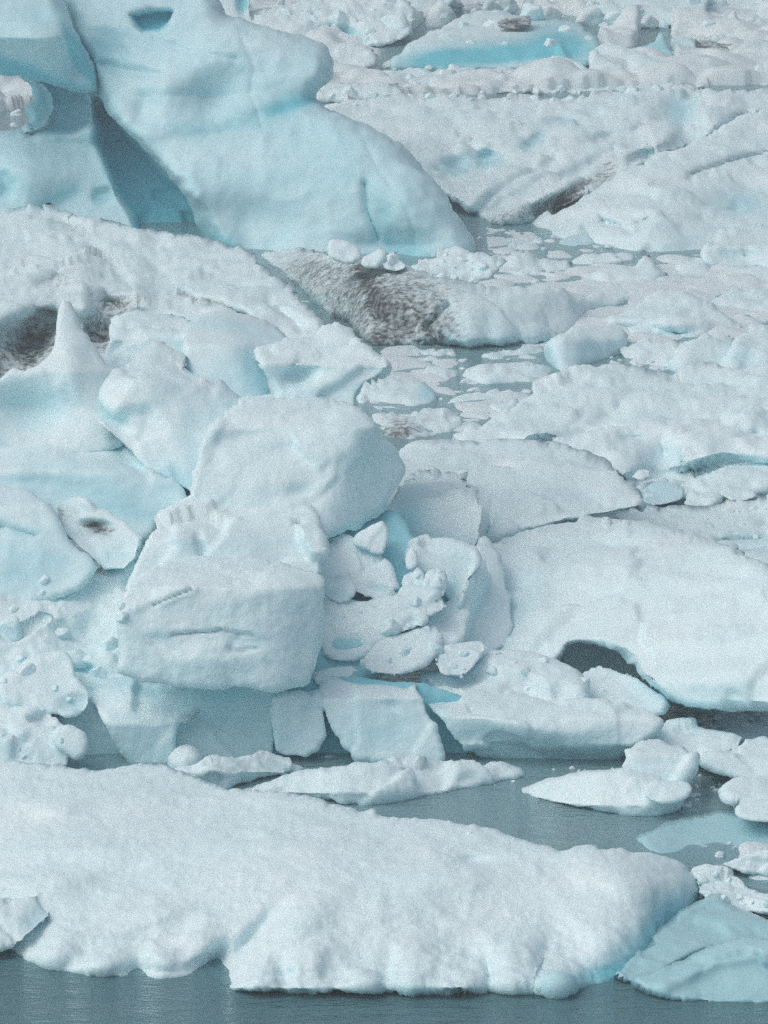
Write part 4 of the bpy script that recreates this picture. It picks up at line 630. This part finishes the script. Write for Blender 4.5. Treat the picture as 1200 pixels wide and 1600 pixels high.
for zi, (P, n, (s0, s1), sq, lb, grp) in enumerate(ZONES):
    xs = [p[0] for p in P]; ys = [p[1] for p in P]; placed = []; tries = 0
    while len(placed) < n and tries < 4000:
        tries += 1
        x = rr.uniform(min(xs), max(xs)); y = rr.uniform(min(ys), max(ys))
        if not in_poly(x, y, P): continue
        w = s0 + (s1 - s0) * rr.random() ** 2.2
        if any(abs(x - a) < 0.40 * (w + c) and abs(y - b) < 0.13 * (w + c) for a, b, c in placed): continue
        placed.append((x, y, w))
        Yd = G(y); p = pts(np.array([x]), np.array([y]), np.array([Yd]))[0]
        rad = 0.5 * w * Yd / F
        o = bpy.data.objects.new('brash_lump', rr.choice(LUMPS)); COL.objects.link(o)
        k = rr.uniform(0.7, 1.3)
        o.scale = (rad * k, rad * rr.uniform(0.8, 1.5), rad * sq * rr.uniform(0.7, 1.7))
        o.rotation_euler = (rr.uniform(-.15, .15), rr.uniform(-.15, .15), rr.uniform(0, 6.28))
        o.location = (p[0], p[1], o.scale[2] * rr.uniform(-0.1, 0.25) + (0.35 if zi == 0 else 0.1 if zi == 1 else 0))
        o['label'] = lb; o['category'] = 'brash ice'; o['group'] = grp

# rubble lying on the bigger ice: every piece is dropped where it rests
bpy.context.view_layer.update()
DG = bpy.context.evaluated_depsgraph_get()
RUB = [lump_mesh('ice_lump', 140 + k, MAT['ice'], 4, 13 + k % 4, (36, 60)[k % 2], 0.035) for k in range(10)]
DROPS = [
    ([(500,850),(560,850),(620,900),(690,890),(690,950),(640,1030),(560,1035),(505,1020)], 14, (10, 40), 'angular lump of ice rubble heaped in the central cleft of the pile', 'rubble in the central cleft'),
    ([(0,905),(110,890),(200,885),(190,1050),(130,1100),(0,1085)], 16, (16, 44), 'lump of snow rubble on the left side of the pile', 'rubble on the left side of the pile'),
    ([(560,1000),(700,985),(760,1000),(900,1035),(960,1090),(700,1075),(570,1055)], 26, (8, 34), 'lump of ice rubble on the stacked slabs before the snow dome', 'rubble on the stacked slabs'),
    ([(0,1105),(70,1110),(100,1150),(80,1190),(0,1190)], 5, (12, 24), 'lump of rubble on the crusted block at the left edge', 'rubble on the crusted left block'),
    ([(640,405),(720,385),(790,410),(740,440),(660,430)], 18, (8, 26), 'white lump of rubble at the right foot of the iceberg', 'rubble at the foot of the iceberg'),
    ([(480,1250),(580,1268),(700,1282),(820,1312),(940,1332),(930,1342),(800,1325),(690,1292),(560,1276)], 16, (5, 15), 'crumb of snow on the back rim of the foreground floe', 'snow crumbs on the foreground floe'),
    ([(1080,1360),(1130,1366),(1190,1395),(1200,1420),(1120,1412)], 14, (10, 30), 'knob of ice on the crusted pinkish white chunk', 'knobs on the crusted chunk'),
    ([(560,100),(800,110),(930,110),(1110,120),(1110,140),(820,160),(620,170),(500,160)], 40, (12, 44), 'lump of pack ice piled on the floes under the turquoise iceberg', 'lumps piled under the turquoise iceberg'),
    ([(400,10),(600,0),(1200,0),(1200,60),(940,70),(560,70)], 40, (14, 60), 'lump of pack ice piled up along the top edge', 'lumps piled along the top edge'),
    ([(1000,770),(1060,788),(1200,790),(1200,850),(1100,830)], 14, (8, 26), 'small lump on the flat floe behind the snow dome', 'lumps behind the snow dome'),
]
for P, n, (s0, s1), lb, grp in DROPS:
    xs = [p[0] for p in P]; ys = [p[1] for p in P]; k = 0; tries = 0; spots = []
    while k < n and tries < 3000:
        tries += 1
        x = rr.uniform(min(xs), max(xs)); y = rr.uniform(min(ys), max(ys)); w = s0 + (s1 - s0) * rr.random() ** 1.8
        if not in_poly(x, y, P) or any(abs(x - a) < 0.42 * (w + c) and abs(y - b) < 0.30 * (w + c) for a, b, c in spots): continue
        rx, rz = rays(x, y); d = Vector((float(rx), 1.0, float(rz))).normalized()
        ok, loc, nor, fi, ob, _ = scene.ray_cast(DG, Vector(CAM), d)
        if not ok: continue
        spots.append((x, y, w)); k += 1
        rad = 0.5 * w * loc.y / F
        o = bpy.data.objects.new('ice_lump', rr.choice(RUB)); COL.objects.link(o)
        o.scale = (rad * rr.uniform(.75, 1.2), rad * rr.uniform(.75, 1.2), rad * rr.uniform(.55, 1.0))
        o.rotation_euler = (rr.uniform(-.5, .5), rr.uniform(-.5, .5), rr.uniform(0, 6.28))
        o.location = loc - nor * rad * 0.10
        o['label'] = lb; o['category'] = 'ice lump'; o['group'] = grp; o['kind'] = 'thing'

# slush and crumbled ice nobody could count
def lumps2d(x, y, cell, seed):
    """height field of packed lumps: every cell holds one dome or tilted slab"""
    qx, qy = x / cell, y / (1.5 * cell); ix, iy = np.floor(qx).astype(np.int64), np.floor(qy).astype(np.int64)
    z = np.zeros(x.shape)
    for a in (-1, 0, 1):
        for b in (-1, 0, 1):
            jx, jy = ix + a, iy + b; h = [0.5 + 0.5 * _hash(jx, jy, jx * 0, seed + k) for k in range(6)]
            dx = qx - (jx + h[0]); dy = qy - (jy + h[1]); r = 0.40 + 0.45 * h[2]
            d = np.maximum(np.abs(dx * (0.8 + .4 * h[4]) + .3 * dy), np.abs(dy)) * .5 + .5 * np.sqrt(dx * dx + dy * dy)
            t = np.clip(1 - (d / r) ** 2, 0, 1)
            z = np.maximum(z, (0.35 + 0.65 * h[3] ** 2) * np.sqrt(t) * (1 + 0.7 * (h[4] - .5) * dx + 1.0 * (h[5] - .5) * dy))
    return z
KEEP_CLEAR = [  # where a berg or a floe fills the water, no slush lies
    [(-300,215),(330,130),(520,150),(700,270),(760,360),(760,440),(-300,440)],
    [(520,168),(640,152),(1000,136),(1400,128),(1400,400),(1000,398),(860,366),(740,352),(640,275)],
    [(596,80),(680,20),(800,10),(930,30),(945,100),(930,128),(600,126)], [(1000,40),(1050,40),(1055,104),(985,104)]]
def slush(name, label, x0, x1, Ya, Yb, step, level, hs, cell, seed):
    nx = int((x1 - x0) / step); ny = int((Yb - Ya) / (step * 1.6))
    X, Y = np.meshgrid(np.linspace(x0, x1, nx), np.linspace(Ya, Yb, ny)); x, y = X.ravel(), Y.ravel()
    p = np.stack([x, y / 1.9, np.full(X.size, seed)], -1)
    wx, wy = .3 * cell * fbm(p / cell, 3, seed + 2), .5 * cell * fbm(p / cell, 3, seed + 3)
    big = fbm(p / 3.4, 3, seed); lum = fbm(p / 0.6, 4, seed + 5, billow=True)
    z = np.maximum(lumps2d(x + wx, y + wy, cell, seed), 0.55 * lumps2d(x + wy, y + wx, cell * .42, seed + 31))
    if callable(level): level = level(y)
    z = hs * (z + 0.10 * lum + 1.1 * big + level - 0.5)
    fw = cp - (-CAM_H / y) * sp
    px = W / 2 + F * (x / y) / fw; py = H / 2 - F * (sp + cp * (-CAM_H / y)) / fw
    for K in KEEP_CLEAR: z = np.where(inside(px, py, K), -0.3, z)
    e = np.minimum(np.minimum(X - x0, x1 - X), np.minimum(Y - Ya, Yb - Y)).ravel()
    k = np.clip(e / 1.5, 0, 1); z = np.clip(z * k - 0.25 * (1 - k), -0.25, None)
    V = np.stack([x, y, z], -1)
    i = np.arange(nx * ny).reshape(ny, nx)
    Q = np.stack([i[:-1, :-1], i[:-1, 1:], i[1:, 1:], i[1:, :-1]], -1).reshape(-1, 4)
    Q = Q[(V[Q, 2] > -0.05).any(1)]
    used = np.unique(Q); mp = -np.ones(len(V), int); mp[used] = np.arange(len(used)); V = V[used]; Q = mp[Q]
    me = bpy.data.meshes.new(name)
    me.vertices.add(len(V)); me.loops.add(Q.size); me.polygons.add(len(Q))
    me.vertices.foreach_set('co', V.astype(np.float32).ravel()); me.loops.foreach_set('vertex_index', Q.astype(np.int32).ravel())
    me.polygons.foreach_set('loop_start', (4 * np.arange(len(Q))).astype(np.int32)); me.polygons.foreach_set('use_smooth', np.ones(len(Q), bool))
    me.update(calc_edges=True)
    at = me.color_attributes.new('mask', 'FLOAT_COLOR', 'POINT'); a = np.zeros((len(V), 4), np.float32); a[:, 3] = 1; at.data.foreach_set('color', a.ravel())
    me.materials.append(MAT['brash'])
    o = bpy.data.objects.new(name, me); COL.objects.link(o)
    o['label'] = label; o['category'] = 'slush'; o['kind'] = 'stuff'
slush('pack_ice', 'crowded rubble of pack ice far off between the floes', -20, 20, 131, 222, 0.13, lambda Y: np.clip(0.25 + (Y - 128) / 70, 0, .7), 0.6, 1.6, 3)
slush('drifting_slush', 'thin slush and crumbs drifting on the water between floes', -4, 13, 95.5, 133, 0.08, 0.0, 0.16, 0.85, 11)
slush('crumbled_slush', 'crumbled slush around the sunken blue ice at the right edge', 3.9, 7.5, 67.0, 73.0, 0.04, 0.08, 0.07, 0.42, 23)
slush('melting_slush', 'melting slush on the water below the snow dome', 3.2, 9, 74.5, 80, 0.045, 0.10, 0.09, 0.55, 19)

# ================================================================== water
def box(name, x0, x1, y0, y1, z0, z1, mat):
    v = [(x, y, z) for z in (z0, z1) for y in (y0, y1) for x in (x0, x1)]
    f = [(0, 2, 3, 1), (4, 5, 7, 6), (0, 1, 5, 4), (2, 6, 7, 3), (0, 4, 6, 2), (1, 3, 7, 5)]
    me = bpy.data.meshes.new(name); me.from_pydata(v, [], f); me.materials.append(mat); me.update()
    o = bpy.data.objects.new(name, me); COL.objects.link(o); o['kind'] = 'structure'; return o
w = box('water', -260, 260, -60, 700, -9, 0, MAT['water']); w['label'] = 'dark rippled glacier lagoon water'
b = box('lake_bed', -258, 258, -58, 698, -8.9, -8, MAT['lake_bed'])


# thin cold mist over the lagoon
m = bpy.data.materials.new('haze'); m.use_nodes = True; t_ = m.node_tree; t_.nodes.clear()
pv = t_.nodes.new('ShaderNodeVolumePrincipled'); pv.inputs['Color'].default_value = (0.90, 0.97, 0.975, 1); pv.inputs['Density'].default_value = 0.0017
mo = t_.nodes.new('ShaderNodeOutputMaterial'); t_.links.new(pv.outputs[0], mo.inputs['Volume']); MAT['haze'] = m
hz = box('haze', -270, 270, -70, 720, -10, 24, MAT['haze']); hz['kind'] = 'stuff'; hz['label'] = 'thin cold mist over the glacier lagoon'

# ================================================================== light: a high overcast
world = bpy.data.worlds.new('World'); scene.world = world; world.use_nodes = True
t = world.node_tree; t.nodes.clear()
SUN_EL, SUN_AZ = math.radians(52), math.radians(248)
sky = t.nodes.new('ShaderNodeTexSky'); sky.sky_type = 'NISHITA'; sky.sun_disc = False
sky.sun_elevation = SUN_EL; sky.sun_rotation = SUN_AZ; sky.dust_density = 4.0; sky.air_density = 1.0
hs = t.nodes.new('ShaderNodeHueSaturation'); hs.inputs['Saturation'].default_value = 0.65; hs.inputs['Hue'].default_value = 0.485
bg = t.nodes.new('ShaderNodeBackground'); bg.inputs['Strength'].default_value = 0.12
ow = t.nodes.new('ShaderNodeOutputWorld')
t.links.new(sky.outputs[0], hs.inputs['Color']); t.links.new(hs.outputs[0], bg.inputs[0]); t.links.new(bg.outputs[0], ow.inputs[0])
ld = bpy.data.lights.new('sun', 'SUN'); ld.energy = 0.6; ld.angle = math.radians(80); ld.color = (1.0, 0.98, 0.95)
lo = bpy.data.objects.new('sun', ld); COL.objects.link(lo); lo.location = (0, 0, 60)
sd = Vector((math.sin(SUN_AZ) * math.cos(SUN_EL), math.cos(SUN_AZ) * math.cos(SUN_EL), math.sin(SUN_EL)))
lo.rotation_euler = (-sd).to_track_quat('-Z', 'Y').to_euler()

# ================================================================== camera and render
cam = bpy.data.cameras.new('camera'); co = bpy.data.objects.new('camera', cam); COL.objects.link(co)
cam.sensor_fit = 'VERTICAL'; cam.sensor_height = 24; cam.lens = 12 / math.tan(VFOV / 2)
cam.clip_start = 1; cam.clip_end = 4000
co.location = (0, 0, CAM_H); co.rotation_euler = (math.radians(90) - PITCH, 0, 0)
scene.camera = co
scene.render.resolution_x = 768; scene.render.resolution_y = 1024
scene.view_settings.view_transform = 'Standard'; scene.view_settings.look = 'None'
scene.view_settings.exposure = EXPOSURE; scene.view_settings.gamma = 1.0
scene.cycles.max_bounces = 24; scene.cycles.diffuse_bounces = 24; scene.cycles.glossy_bounces = 3
scene.cycles.transparent_max_bounces = 8; scene.cycles.volume_bounces = 0
scene.cycles.use_denoising = False
